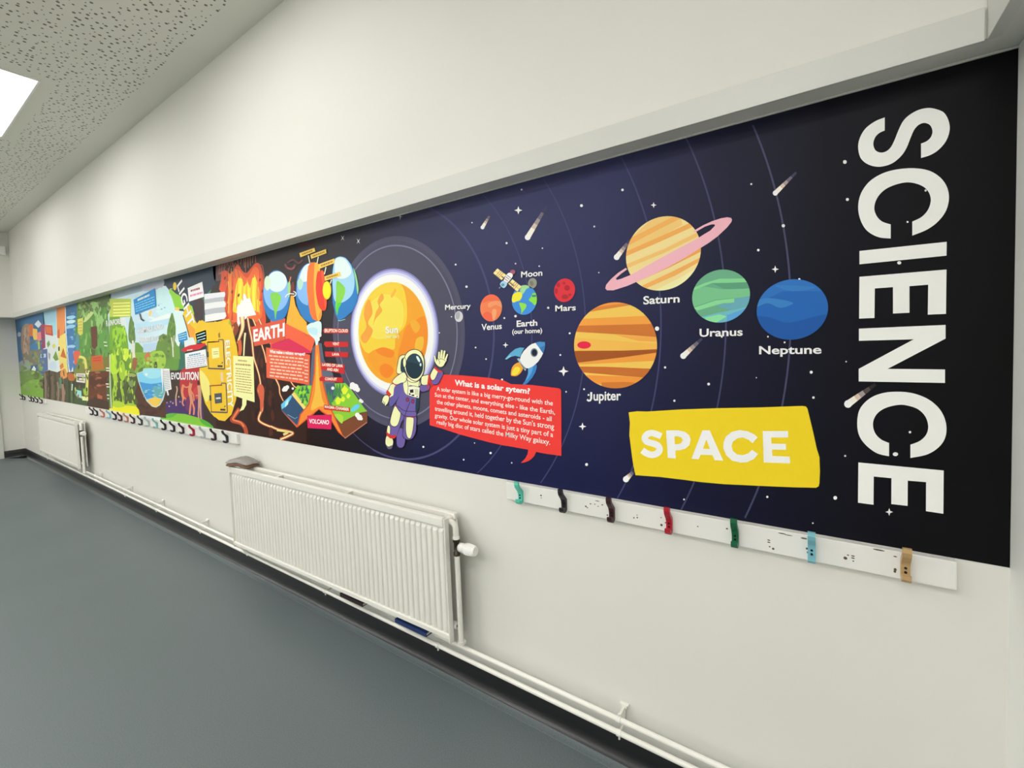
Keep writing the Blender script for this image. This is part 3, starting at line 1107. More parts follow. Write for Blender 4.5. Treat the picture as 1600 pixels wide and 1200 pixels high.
GR = [(78, 122, 54), (104, 150, 74), (122, 168, 84), (84, 134, 58), (140, 180, 104), (70, 104, 50)]
A.flecks(120, 260, 385, 690, 70, GR, 16, 60, 11)
A.flecks(110, 230, 390, 330, 20, [(104, 124, 78), (84, 104, 60), (134, 156, 92)], 22, 34, 12)
A.p([(118, 375), (166, 362), (162, 500), (140, 515), (120, 490)], (198, 192, 92))
for y in (400, 425, 450, 475):
    A.s([(124, y), (158, y - 4)], 6, (166, 158, 70))
A.p([(112, 500), (130, 520), (128, 640), (100, 600)], (82, 134, 156), True)
A.p([(230, 440), (282, 432), (288, 600), (262, 632), (238, 610)], (98, 62, 50))
A.p([(240, 630), (270, 640), (265, 700), (235, 690)], (90, 92, 50))
A.p([(85, 655), (130, 645), (142, 700), (98, 765), (88, 720)], (208, 98, 74), True)
A.p([(100, 790), (190, 700), (235, 720), (240, 830), (100, 840)], (120, 128, 56), True)
A.s([(130, 695), (170, 705), (185, 745), (195, 830), (200, 900), (196, 970)], 22, (206, 202, 108), True)
A.p([(180, 800), (222, 815), (222, 845), (182, 845)], (222, 220, 170))
A.p([(100, 835), (190, 835), (184, 960), (98, 960)], (60, 56, 44))
A.p([(105, 836), (186, 836), (182, 918), (108, 908)], (214, 208, 204))
A.s([(110, 868), (180, 872)], 12, (72, 60, 58))
A.s([(116, 850), (172, 852)], 6, (120, 110, 108))
A.s([(116, 893), (172, 898)], 6, (120, 110, 108))
A.p([(100, 960), (160, 960), (215, 1150), (80, 1130)], (64, 84, 52))
A.p([(106, 975), (150, 985), (152, 1050), (108, 1030)], (152, 206, 204))
A.p([(150, 1030), (246, 1042), (242, 1072), (160, 1066)], (216, 222, 156))
A.p([(170, 965), (216, 970), (216, 1012), (176, 1022)], (152, 184, 62), True)
A.p([(215, 822), (395, 812), (408, 1180), (205, 1150)], (96, 52, 32))
A.p([(235, 690), (330, 680), (345, 800), (240, 818)], (176, 104, 40))
A.p([(242, 692), (326, 684), (326, 740), (242, 745)], (198, 82, 48))
A.s([(250, 708), (318, 700)], 6, (160, 60, 40))
A.s([(250, 728), (318, 722)], 6, (160, 60, 40))
A.p([(330, 700), (385, 690), (392, 810), (345, 800)], (110, 108, 48))
A.p([(225, 860), (300, 880), (400, 860), (402, 940), (300, 950), (225, 930)], (82, 42, 26), True)
A.flecks(222, 830, 400, 1120, 26, [(82, 42, 26), (110, 62, 38), (70, 40, 28), (120, 74, 50)], 26, 16, 14, 0.8)
A.flecks(92, 700, 225, 1060, 30, [(84, 110, 50), (120, 150, 60), (60, 80, 46), (170, 180, 90), (150, 90, 60)], 12, 34, 15)
for cx, cy in ((290, 828), (300, 875), (302, 940)):
    A.e(cx, cy, 24, 9, (156, 92, 70))
A.p([(285, 1010), (330, 1030), (325, 1062), (290, 1050)], (170, 92, 62))
A.p([(215, 1060), (300, 1050), (400, 1090), (405, 1150), (215, 1120)], (66, 46, 34), True)
for y, x in ((570, 340), (600, 345), (790, 360), (812, 362), (925, 358), (950, 365), (1020, 368), (1050, 372)):
    A.s([(x, y), (x + 28, y + 2)], 9, (214, 216, 200))
A.done()

# ------------------------------------------------------------------ animals and habitats
A = Art('habitat_picture', p_hab, 1, tr=(190, 420, 8.57))
A.p([(-160, 300), (560, 100), (560, 240), (420, 260), (-160, 420)], (152, 168, 182))
A.p([(-160, 400), (130, 400), (130, 640), (-160, 660)], (176, 190, 78))
for y in (455, 497, 540, 582, 622):
    A.s([(-110, y + 8), (118, y)], 15, (224, 226, 122))
A.p([(140, 420), (560, 250), (570, 560), (180, 900), (140, 640)], (186, 210, 226))
A.p([(300, 200), (545, 130), (545, 250), (300, 300)], (172, 176, 190), True)
A.p([(475, 290), (590, 262), (650, 330), (690, 430), (705, 580), (480, 600)], (186, 218, 228), True)
A.p([(190, 740), (640, 640), (640, 740), (200, 860)], (170, 206, 226))
A.p([(390, 690), (620, 600), (660, 620), (640, 660), (400, 710)], (214, 226, 234), True)
A.p([(370, 590), (395, 555), (408, 580), (385, 640)], (222, 186, 96), True)
for x, y in ((500, 490), (540, 540), (580, 520), (520, 560)):
    A.e(x, y, 12, 8, (120, 160, 180))
A.p([(290, 1010), (490, 985), (500, 1120), (290, 1180)], (170, 194, 216))
A.p([(-10, 680), (60, 660), (70, 780), (-10, 800)], (206, 218, 230))
A.p([(-160, 645), (-20, 640), (0, 765), (40, 760), (80, 900), (110, 1210), (-160, 1210)], (108, 156, 44))
A.p([(-120, 830), (0, 790), (40, 900), (20, 1000), (-80, 1050)], (142, 190, 48), True)
A.p([(130, 630), (160, 720), (182, 850), (186, 960), (150, 1010), (100, 960), (94, 840), (105, 720)], (92, 124, 62), True)
A.p([(185, 985), (230, 990), (292, 1060), (292, 1210), (180, 1210)], (98, 140, 58))
A.p([(480, 1000), (510, 900), (560, 868), (650, 900), (660, 1210), (470, 1210)], (102, 130, 64))
A.p([(680, 588), (710, 680), (728, 800), (718, 960), (690, 1010), (635, 970), (612, 850), (640, 700)], (92, 130, 60), True)
A.p([(712, 990), (780, 1050), (790, 1210), (690, 1210)], (106, 146, 66))
A.p([(390, 1115), (540, 1080), (570, 1210), (370, 1210)], (140, 176, 70), True)
A.flecks(-130, 790, 100, 1200, 26, [(142, 190, 50), (96, 146, 44), (166, 206, 66), (84, 130, 50)], 26, 90, 16)
A.flecks(110, 680, 176, 980, 14, [(78, 108, 54), (110, 142, 74)], 14, 60, 17)
A.flecks(640, 680, 712, 980, 16, [(80, 114, 54), (112, 148, 72)], 16, 60, 18)
A.flecks(490, 900, 650, 1200, 22, [(92, 120, 58), (122, 150, 76), (84, 108, 56)], 40, 50, 19)
A.flecks(200, 280, 540, 700, 14, [(196, 220, 232), (176, 206, 226), (208, 226, 234)], 90, 22, 20)
A.s([(155, 960), (158, 1210)], 22, (212, 208, 192))
A.s([(672, 920), (690, 1050), (696, 1180)], 16, (214, 210, 194))
A.s([(708, 890), (700, 1000), (696, 1060)], 9, (206, 202, 186))
A.T(190, 540, 8.57)
A.p([(-160, 90), (570, 90), (570, 430), (-160, 430)], (122, 164, 62))
A.p([(140, -10), (175, -10), (190, 180), (150, 180)], (208, 204, 186))
A.p([(480, -20), (600, -20), (600, 260), (470, 220)], (98, 132, 60), True)
A.p([(380, 120), (540, 70), (600, 180), (560, 300), (400, 280)], (152, 186, 70), True)
A.p([(-160, 60), (60, 40), (190, 380), (-160, 420)], (96, 138, 48))
A.p([(320, 120), (370, 80), (392, 140), (380, 260), (345, 210), (310, 180)], (190, 108, 76))
A.p([(155, 170), (215, 175), (215, 240), (180, 340), (150, 300)], (146, 92, 60), True)
A.p([(440, 230), (475, 220), (480, 300), (440, 300)], (62, 72, 50), True)
A.p([(240, 320), (290, 290), (300, 360), (230, 370)], (88, 112, 52), True)
A.p([(-160, 380), (200, 370), (330, 420), (590, 380), (600, 970), (240, 925), (-160, 880)], (78, 50, 38))
A.p([(-160, 380), (190, 372), (215, 520), (180, 640), (200, 790), (-160, 820)], (72, 84, 46), True)
A.p([(20, 50), (80, 40), (118, 80), (132, 160), (90, 170), (60, 210), (20, 150)], (192, 216, 62), True)
A.p([(-150, 130), (-80, 110), (-60, 260), (-30, 330), (-90, 400), (-150, 330)], (172, 208, 54), True)
A.p([(-20, 200), (40, 240), (52, 420), (10, 470), (-30, 380)], (152, 190, 50), True)
A.p([(40, 380), (150, 370), (200, 400), (150, 420), (50, 400)], (150, 160, 90), True)
A.p([(90, 440), (160, 470), (150, 560), (100, 520)], (120, 138, 84), True)
A.s([(-90, 380), (-70, 520), (-95, 640), (-80, 800)], 60, (156, 192, 52), True)
A.s([(0, 470), (10, 600), (30, 700), (20, 800)], 34, (150, 184, 52), True)
A.flecks(-120, 20, 130, 380, 34, [(186, 212, 60), (120, 164, 50), (152, 192, 56), (96, 138, 48), (206, 222, 90)], 24, 80, 22)
A.flecks(-100, 400, 180, 790, 40, [(146, 184, 54), (90, 110, 50), (56, 66, 40), (172, 204, 62), (112, 136, 60)], 18, 70, 23)
A.flecks(210, 120, 560, 300, 26, [(140, 178, 66), (110, 150, 58), (166, 196, 84), (92, 130, 56)], 40, 40, 24)
A.flecks(240, 640, 560, 920, 22, [(70, 42, 34), (88, 56, 44), (64, 40, 32)], 60, 40, 25, 0.8)
A.p([(50, 800), (120, 770), (205, 800), (150, 840)], (152, 184, 54), True)
A.p([(-160, 810), (100, 802), (200, 812), (238, 860), (248, 930), (-160, 880)], (222, 216, 34))
A.p([(-140, 780), (-40, 740), (60, 800), (-60, 830)], (168, 196, 52), True)
A.p([(-160, 400), (-120, 395), (-118, 840), (-160, 840)], (94, 130, 50))
A.s([(-154, 120), (-148, 500), (-136, 740), (-130, 880)], 12, (196, 204, 186), True)
A.done()

A = Art('pond_picture', p_hab, 6, tr=(190, 540, 8.57))
A.p([(205, 370), (290, 342), (300, 306), (420, 298), (548, 305), (568, 420), (598, 610), (568, 722), (526, 796), (470, 828), (416, 816), (342, 742), (282, 622), (232, 480)], (196, 206, 180))
A.p([(213, 376), (294, 350), (304, 316), (420, 306), (540, 312), (560, 420), (588, 610), (558, 716), (518, 786), (470, 818), (422, 808), (352, 736), (292, 620), (242, 480)], (122, 192, 226))
A.p([(300, 330), (420, 312), (530, 330), (520, 420), (400, 440), (310, 400)], (150, 206, 230), True)
A.p([(244, 482), (320, 500), (400, 512), (480, 504), (566, 488), (587, 620), (548, 705), (450, 690), (344, 716), (292, 622)], (62, 142, 202))
A.p([(430, 560), (500, 520), (560, 560), (570, 660), (500, 690), (440, 640)], (92, 160, 170), True)
A.flecks(280, 520, 560, 690, 22, [(76, 156, 208), (52, 130, 190), (108, 176, 206), (150, 190, 170), (90, 150, 200)], 40, 16, 26)
A.p([(350, 732), (400, 706), (440, 696), (500, 704), (552, 708), (514, 786), (470, 818), (422, 806)], (226, 182, 84))
A.p([(430, 700), (490, 695), (500, 760), (440, 780)], (238, 186, 70), True)
A.e(340, 385, 18, 16, (226, 240, 244))
A.done()

A = Art('speech_bubble', p_hab, 7, 'blue speech bubble', tr=(190, 420, 8.57))
A.p([(168, 415), (455, 260), (475, 500), (190, 617)], (26, 126, 188))
A.p([(244, 600), (262, 598), (280, 668), (320, 690), (302, 706), (265, 682)], (62, 66, 70))
A.greek((222, 405), (392, 330), (392, 362), (222, 436), 1, (200, 226, 240), 0.9, 3)
A.greek((186, 465), (452, 355), (462, 500), (196, 590), 4, (120, 190, 226), 0.34, 4)
A.done()
A = Art('lettering', p_hab, 7, 'pale blue lettering', tr=(190, 420, 8.57))
A.txt('ANIMALS AND', (216, 792), (562, 724), (560, 808), (220, 872), (226, 236, 242), 0.03)
A.txt('HABITATS', (236, 918), (508, 892), (508, 968), (240, 994), (226, 236, 242), 0.03)
A.done()
A = Art('lettering', p_hab, 7, 'white lettering', tr=(150, 400, 4))
A.txt('INFOREST', (92, 400), (184, 386), (184, 420), (90, 437), (236, 236, 226), 0.03)
A.done()
A = Art('lettering', p_rain, 5, 'white lettering', tr=(150, 400, 4))
A.txt('R', (66, 404), (76, 402), (77, 438), (68, 440), (236, 236, 226), 0.03)
A.txt('A', (78, 402), (88, 400), (88, 437), (79, 438), (236, 236, 226), 0.03)
A.done()
A = Art('note_sign', p_hab, 8, 'white note beside the pond', tr=(190, 540, 8.57))
A.p([(535, 305), (566, 307), (566, 612), (560, 614)], (226, 226, 226))
A.done()
A = Art('note_sign', p_light, 3, 'white note beside the pond', tr=(190, 540, 8.57))
A.p([(535, 305), (645, 310), (675, 585), (626, 598), (640, 660), (624, 672), (602, 602), (580, 610)], (226, 226, 226))
A.greek((560, 335), (640, 330), (662, 575), (582, 595), 11, (150, 150, 156), 0.45, 9)
A.done()

# ------------------------------------------------------------------ light, evolution
A = Art('light_picture', p_light, 1, tr=(270, 400, 8.57))
A.p([(-180, 330), (0, 285), (500, 150), (580, 130), (575, 460), (500, 560), (300, 700), (0, 560), (-180, 480)], (42, 56, 72))
A.p([(-180, 400), (-90, 400), (0, 520), (40, 640), (60, 1210), (-180, 1210)], (192, 216, 230))
A.p([(-40, 440), (40, 500), (120, 560), (150, 700), (20, 690), (-30, 560)], (132, 192, 52), True)
A.p([(20, 682), (92, 690), (84, 800), (40, 800)], (226, 186, 82))
A.p([(0, 720), (150, 740), (240, 1060), (260, 1210), (60, 1210)], (202, 222, 240))
A.p([(410, 560), (560, 400), (570, 640), (430, 760)], (62, 122, 88))
A.p([(300, 640), (420, 520), (480, 640), (430, 760), (420, 900), (300, 900)], (58, 104, 82))
A.p([(505, 500), (530, 420), (565, 395), (600, 430), (640, 470), (640, 520), (510, 540)], (46, 40, 38), True)
A.p([(285, 620), (330, 580), (400, 570), (425, 700), (412, 860), (392, 960), (366, 860), (330, 905), (296, 790)], (58, 46, 52), True)
A.p([(140, 770), (210, 640), (262, 680), (300, 860), (330, 905), (362, 858), (392, 890), (386, 1010), (320, 1030), (322, 1210), (262, 1210)], (236, 188, 42))
A.p([(170, 850), (300, 980), (300, 1210), (262, 1210)], (232, 150, 50))
A.p([(215, 640), (262, 672), (292, 780), (262, 760)], (150, 196, 60))
A.s([(140, 790), (190, 950), (250, 1180)], 12, (70, 62, 50))
A.e(30, 405, 24, 54, (226, 190, 70))
A.s([(-30, 440), (0, 440)], 8, (200, 200, 190))
A.T(270, 530, 7.06)
A.p([(-120, -20), (40, -20), (60, 330), (-120, 360)], (100, 140, 64))
A.p([(20, -20), (230, -20), (260, 60), (140, 140), (60, 330), (20, 330)], (206, 222, 232))
A.p([(80, 50), (112, -10), (130, 60), (145, 320), (70, 345), (40, 300)], (52, 102, 86), True)
A.p([(-30, 30), (20, 10), (70, 140), (60, 330), (-30, 340)], (96, 140, 60), True)
A.p([(-120, 330), (70, 345), (160, 320), (160, 360), (-120, 380)], (84, 100, 62))
A.done()

A = Art('evolution_picture', p_light, 2, tr=(270, 530, 7.06))
A.p([(-130, 360), (160, 330), (480, 330), (480, 1010), (-130, 910)], (56, 40, 36))
A.p([(-120, 700), (100, 650), (330, 640), (345, 880), (150, 830), (-120, 820)], (66, 42, 96))
A.p([(110, 330), (300, 318), (310, 600), (200, 700), (110, 640), (80, 480)], (172, 46, 52), True)
A.p([(230, 560), (300, 520), (310, 640), (240, 640)], (190, 60, 60), True)
A.p([(160, 640), (240, 620), (260, 760), (150, 780)], (104, 42, 92), True)
A.p([(-130, 850), (-40, 820), (0, 815), (140, 825), (300, 870), (400, 920), (455, 978), (440, 985), (300, 958), (100, 928), (-130, 880)], (120, 182, 54))
A.p([(-130, 850), (0, 815), (60, 818), (0, 860), (-130, 884)], (86, 166, 60))
A.p([(300, 870), (400, 920), (455, 978), (400, 965), (330, 930)], (76, 160, 50), True)
F1, F2, F3 = (206, 132, 98), (188, 142, 116), (192, 156, 136)
A.s([(208, 470), (190, 560), (205, 640), (214, 700)], 34, F1, True)
A.s([(205, 690), (196, 760), (190, 830)], 18, F1, True)
A.s([(215, 690), (238, 760), (234, 835)], 18, F1, True)
A.s([(190, 520), (150, 530), (118, 512)], 15, F1, True)
A.s([(200, 560), (232, 620), (238, 680)], 13, F1, True)
A.e(210, 470, 16, 22, (150, 70, 60))
A.s([(292, 510), (300, 600), (300, 700), (298, 760)], 36, F2, True)
A.s([(292, 750), (286, 820), (290, 870)], 17, F2, True)
A.s([(310, 750), (312, 820), (318, 880)], 17, F2, True)
A.s([(285, 620), (255, 622)], 12, F2)
A.e(288, 480, 15, 24, (70, 40, 40))
A.s([(120, 500), (106, 580), (122, 660)], 26, F1, True)
A.s([(122, 650), (110, 700), (126, 735)], 15, F1, True)
A.s([(118, 630), (150, 660)], 11, F1)
A.s([(45, 518), (52, 560), (38, 640), (42, 735)], 14, F3, True)
for x, y, r in ((70, 635, 10), (85, 690, 8), (5, 705, 9), (-20, 690, 8), (-60, 700, 7), (-35, 740, 8)):
    A.e(x, y, r * .8, r, (196, 166, 150))
A.done()
A = Art('lettering', p_light, 4, 'white lettering', tr=(270, 530, 7.06))
A.txt('EVOLUTION', (-14, 368), (290, 358), (290, 452), (-12, 444), WHITE, 0.035)
A.done()
A = Art('lettering', p_light, 4, 'slanting white lettering', tr=(270, 400, 8.57))
A.txt('LIGHT', (128, 310), (304, 888), (222, 968), (60, 400), WHITE, 0.02, 1.05)
A.done()
A = Art('note_sign', p_light, 3, 'tilted white sign with dark red writing', tr=(270, 400, 8.57))
A.p([(205, 430), (400, 345), (426, 545), (222, 612)], (236, 226, 234))
A.greek((240, 452), (380, 410), (384, 448), (244, 486), 1, (150, 44, 66), 0.72, 12)
A.greek((226, 520), (404, 470), (404, 508), (230, 556), 1, (206, 120, 166), 0.72, 15)
A.done()
for pts, ln in (([(75, 1050), (190, 1005), (206, 1120), (150, 1140), (140, 1200), (125, 1150), (90, 1152)], ((85, 1050), (190, 1020), (196, 1110), (95, 1135))),
                ([(310, 1040), (450, 990), (462, 1126), (332, 1166)], ((325, 1045), (445, 1005), (455, 1120), (340, 1150)))):
    A = Art('note_sign', p_light, 4, 'small blue sign', tr=(270, 400, 8.57))
    A.p(pts, (26, 130, 188))
    A.greek(*ln, 3, (176, 216, 236), 0.4, 21)
    A.done()
A = Art('house_sign', p_light, 5, 'white sign under a red roof', tr=(270, 530, 7.06))
A.p([(140, 160), (370, 110), (388, 292), (148, 330)], (228, 228, 240))
A.p([(98, 122), (140, 88), (200, 66), (362, 42), (372, 62), (300, 112), (130, 140)], (196, 42, 48))
A.p([(160, 118), (225, 108), (225, 120), (165, 130)], (230, 180, 176))
A.greek((180, 172), (320, 145), (320, 165), (182, 190), 1, (70, 140, 180), 0.8, 5)
A.greek((155, 195), (372, 160), (380, 290), (160, 320), 6, (150, 158, 186), 0.4, 6)
A.done()

# ------------------------------------------------------------------ electricity, volcano, earth
A = Art('eruption_picture', p_earth, 1, tr=(360, 360, 7.5))
A.p([(-190, 560), (-190, 160), (-60, 60), (120, 60), (160, 200), (100, 300), (-40, 420), (-80, 560)], (92, 68, 70), True)
A.p([(-170, 250), (-100, 180), (-40, 200), (-60, 330), (-150, 360)], (108, 82, 82), True)
A.p([(-120, 500), (-50, 470), (20, 520), (60, 430), (95, 400), (140, 470), (190, 500), (245, 440), (300, 385), (350, 400), (384, 500), (396, 620), (384, 800), (420, 1060), (350, 1130), (-40, 1130), (-110, 900), (-130, 700), (-100, 540)], (206, 78, 44), True)
A.p([(-40, 620), (40, 470), (110, 470), (200, 560), (280, 430), (340, 480), (360, 700), (350, 1050), (0, 1050)], (222, 102, 50), True)
A.p([(60, 900), (40, 860), (70, 640), (100, 550), (142, 570), (160, 660), (205, 600), (235, 680), (262, 560), (296, 540), (318, 620), (342, 720), (352, 860), (336, 960), (200, 900), (100, 980), (50, 960)], (250, 206, 52), False)
A.p([(28, 880), (44, 840), (70, 880), (60, 950), (34, 950)], (252, 196, 50), True)
A.p([(78, 910), (90, 870), (132, 868), (160, 740), (186, 758), (200, 800), (232, 790), (262, 880), (306, 990), (200, 1010), (150, 1130), (86, 1110)], (250, 244, 236))
A.p([(60, 1130), (90, 1060), (150, 1060), (140, 1130)], (240, 190, 110))
for x0, y0, xm, ym, x1, y1 in ((30, 560, 60, 380, 110, 560), (-60, 640, 20, 360, 60, 560), (180, 500, 182, 400, 182, 310), (240, 420, 236, 360, 234, 300), (300, 380, 298, 340, 296, 300), (330, 390, 360, 440, 395, 590), (-110, 640, -80, 300, -20, 420), (-80, 540, -40, 280, 20, 340), (-130, 520, -110, 240, -70, 300), (20, 430, 60, 260, 100, 420), (120, 400, 150, 290, 170, 440), (260, 380, 270, 300, 280, 260), (210, 440, 210, 330, 214, 280), (340, 420, 380, 420, 410, 640)):
    A.s([(x0, y0), (xm, ym), (x1, y1)], 8, (150, 92, 76), True)
_r = random.Random(5)
for _ in range(34):
    x = _r.uniform(-60, 370)
    y0, y1 = _r.uniform(780, 1060), _r.uniform(430, 640)
    if 60 < x < 320:
        continue
    A.s([(x, y0), (x + _r.uniform(-14, 14), (y0 + y1) / 2), (x + _r.uniform(-16, 16), y1)], _r.uniform(10, 26), _r.choice([(236, 130, 52), (196, 66, 40), (246, 160, 60), (176, 56, 38), (224, 96, 46)]), True, 4)
for x, y0, y1, w, cc in ((84, 940, 600, 26, (246, 150, 44)), (120, 900, 540, 18, (252, 226, 90)), (150, 860, 600, 14, (240, 150, 50)), (196, 800, 580, 22, (246, 170, 50)), (222, 800, 640, 12, (252, 226, 90)), (282, 900, 520, 20, (252, 220, 80)),
                         (310, 960, 620, 14, (244, 150, 46)), (338, 960, 700, 18, (248, 180, 60)), (250, 860, 620, 12, (238, 130, 44)), (66, 900, 690, 12, (252, 220, 80))):
    A.s([(x, y0), (x - 4, (y0 + y1) / 2), (x + 5, y1)], w, cc, True, 4)
A.p([(78, 910), (90, 870), (118, 866), (136, 800), (150, 830), (166, 738), (184, 758), (200, 810), (230, 788), (262, 880), (306, 990), (200, 1010), (150, 1130), (86, 1110)], (250, 244, 236))
for x, y in ((25, 720), (350, 580), (100, 760), (-60, 560), (380, 710)):
    A.e(x, y, 12, 22, (122, 44, 34), 7, 0.3)
# the mountain below, with lava running down
A.T(360, 500, 6)
A.p([(-150, 110), (-60, 80), (40, 40), (70, 90), (100, 20), (160, -20), (200, -10), (240, 20), (320, 260), (720, 640), (720, 1150), (-150, 1050)], (46, 20, 14))
A.p([(-40, 130), (30, 40), (60, 20), (80, 90), (40, 190), (80, 330), (0, 320)], (130, 60, 34), True)
LO, LC = (206, 112, 66), (250, 214, 160)
A.s([(110, -30), (118, 60), (95, 150), (70, 220)], 50, LO, True, 16)
A.s([(112, -30), (118, 70), (92, 150), (68, 210)], 30, LC, True, 8)
A.s([(85, 190), (95, 270), (88, 330)], 40, (200, 92, 50), True, 26)
A.s([(142, 120), (135, 200), (128, 335)], 18, LC, True, 12)
for pa, wa in (([(30, 60), (20, 150), (55, 250), (60, 330)], 26), ([(10, 120), (0, 220), (30, 300)], 22), ([(190, 60), (205, 180), (215, 330)], 16)):
    A.s(pa, wa, (176, 74, 46), True, wa * .6)
    A.s(pa, wa * .4, (240, 160, 96), True, 4)
A.flecks(210, 300, 420, 1100, 40, [(60, 28, 20), (34, 16, 12), (76, 36, 24)], 26, 90, 33)
for path, w, t in (([(165, -20), (182, 80), (205, 190), (222, 350), (250, 440), (275, 530), (288, 610)], 26, 18),
                   ([(288, 600), (268, 650), (280, 700), (300, 770), (300, 840), (285, 870), (268, 930), (300, 965), (380, 1000)], 34, 26),
                   ([(380, 995), (450, 1025), (530, 1040), (590, 1060), (540, 1090), (470, 1120)], 26, 34),
                   ([(215, -10), (250, 80), (300, 240), (325, 320), (340, 400)], 20, 16),
                   ([(270, -10), (330, 120), (385, 230), (420, 250)], 20, 14),
                   ([(425, 545), (460, 620), (468, 690), (500, 760)], 20, 12),
                   ([(560, 560), (600, 620), (640, 640)], 18, 10)):
    A.s(path, w, (176, 74, 46), True, t)
    A.s(path, w * .42, LC, True, t * .42)
A.p([(262, 640), (290, 600), (318, 640), (318, 740), (300, 850), (285, 850), (280, 740)], (196, 92, 62), True)
A.s([(440, 1030), (540, 1048), (500, 1075)], 22, (250, 206, 130), True)
A.s([(90, 830), (40, 900), (20, 940), (100, 965), (140, 1010), (155, 1070)], 40, (168, 70, 46), True, 36)
A.s([(80, 840), (38, 905), (30, 935), (100, 960), (130, 1000)], 14, (220, 124, 76), True)
A.done()

A = Art('light_bulb_picture', p_earth, 3, 'yellow light bulb', tr=(150, 400, 4))
BULB = [(690, 415), (760, 412), (835, 392), (850, 440), (882, 560), (897, 680), (892, 800), (878, 900), (850, 990), (808, 1032), (770, 1025), (745, 1004)]
A.p([(744, 408)] + BULB[1:] + [(744, 1004)], (236, 182, 40))
A.p([(840, 395), (852, 445), (830, 420)], (150, 180, 60))
A.p([(680, 238), (806, 224), (812, 236), (808, 256), (680, 270)], (214, 214, 222))
A.p([(744, 261), (806, 255), (802, 284), (744, 290)], (174, 177, 184))
A.p([(744, 288), (808, 282), (815, 300), (810, 320), (744, 327)], (220, 220, 226))
A.p([(744, 325), (806, 319), (810, 352), (744, 360)], (174, 177, 184))
A.p([(744, 358), (812, 352), (818, 374), (806, 392), (744, 404)], (224, 224, 230))
A.done()
A = Art('light_bulb_picture', p_light, 4, 'yellow light bulb', tr=(150, 400, 4))
A.p([(622, 470), (640, 420), (665, 400), (692, 415), (746, 412), (746, 1008), (720, 980), (685, 920), (660, 830), (650, 760), (650, 700), (700, 690), (697, 560), (625, 520)], (236, 182, 40))
A.p([(650, 720), (680, 735), (715, 800), (712, 880), (690, 910), (662, 830)], (238, 212, 120), True)
A.p([(682, 240), (746, 231), (746, 266), (682, 272)], (214, 214, 222))
A.p([(680, 272), (746, 262), (746, 290), (682, 298)], (174, 177, 184))
A.p([(682, 298), (746, 288), (746, 328), (682, 336)], (220, 220, 226))
A.p([(682, 336), (746, 325), (746, 362), (686, 370)], (174, 177, 184))
A.p([(684, 370), (746, 358), (746, 404), (684, 412)], (224, 224, 230))
A.done()
A = Art('circuit_drawing', p_earth, 4, 'dark circuit lines', tr=(270, 530, 7.06))
RD, NV = (150, 44, 34), (66, 52, 92)
for dy, dx in ((0, 0), (480, 30)):
    A.s([(380 + dx, 35 + dy), (520 + dx, 25 + dy)], 12, RD)
    A.s([(388 + dx, 30 + dy), (402 + dx, 325 + dy)], 9, (120, 84, 60))
    A.s([(395 + dx, 322 + dy), (575 + dx, 328 + dy)], 14, NV)
    A.s([(578 + dx, 330 + dy), (562 + dx, 5 + dy)], 9, NV)
    A.s([(562 + dx, 5 + dy), (512 + dx, 5 + dy), (512 + dx, 30 + dy)], 10, NV)
    A.p([(378 + dx, 140 + dy), (400 + dx, 135 + dy), (404 + dx, 195 + dy), (382 + dx, 200 + dy)], (66, 62, 60))
    A.s([(500 + dx, 296 + dy), (555 + dx, 298 + dy)], 20, (50, 44, 60))
    A.s([(545 + dx, 268 + dy), (558 + dx, 252 + dy)], 9, (50, 44, 50))
A.p([(435, 98), (515, 92), (522, 200), (442, 216)], (246, 226, 154))
A.greek((448, 130), (512, 125), (514, 170), (452, 176), 2, (180, 150, 90), 0.4, 2)
A.p([(464, 600), (546, 592), (550, 700), (472, 712)], (74, 76, 80))
A.greek((475, 630), (540, 625), (542, 670), (480, 676), 1, (216, 216, 216), 0.4, 2)
A.p([(530, 370), (560, 365), (565, 470), (535, 460)], (226, 190, 150))
A.p([(505, -55), (525, -80), (530, -20), (512, -15)], (150, 110, 50))
A.done()
A = Art('lettering', p_earth, 5, 'white vertical lettering', tr=(270, 530, 7.06))
A.txt('ELECTRICITY', (634, 6), (676, 748), (616, 760), (584, 14), (244, 236, 206), 0.035, 1.05)
A.done()
A = Art('speech_bubble', p_earth, 5, 'cream speech bubble', tr=(360, 500, 6))
A.p([(32, 335), (222, 343), (233, 770), (158, 748), (156, 792), (130, 840), (92, 856), (116, 800), (118, 735), (35, 706)], (240, 224, 156))
A.greek((75, 368), (165, 376), (165, 396), (75, 388), 1, (176, 148, 80), 0.7, 3)
A.greek((52, 402), (200, 414), (200, 436), (52, 424), 1, (168, 140, 76), 0.7, 4)
A.greek((48, 440), (206, 456), (212, 700), (56, 676), 10, (176, 150, 88), 0.38, 5)
A.done()

A = Art('globe_picture', p_earth, 4, 'whole globe', tr=(400, 370, 8))


def globe(A, P, light, top, land):
    A.p(P, (42, 116, 182), True)
    if light:
        A.p(light, (124, 172, 228), True)
    if top:
        A.p(top, (206, 226, 232), True)
    for l in land:
        A.p(l, (120, 190, 72), True)


A.e(262, 745, 170, 328, (42, 116, 182), 60)
A.e(262, 690, 160, 240, (124, 172, 228), 48)
A.e(270, 560, 122, 130, (204, 224, 232), 40)
A.e(150, 580, 40, 90, (196, 216, 190), 24)
A.p([(190, 715), (280, 700), (322, 770), (290, 870), (262, 960), (250, 1035), (235, 930), (205, 830)], (122, 192, 72), True)
A.p([(405, 600), (430, 560), (440, 660), (415, 760)], (150, 200, 120), True)
A.done()

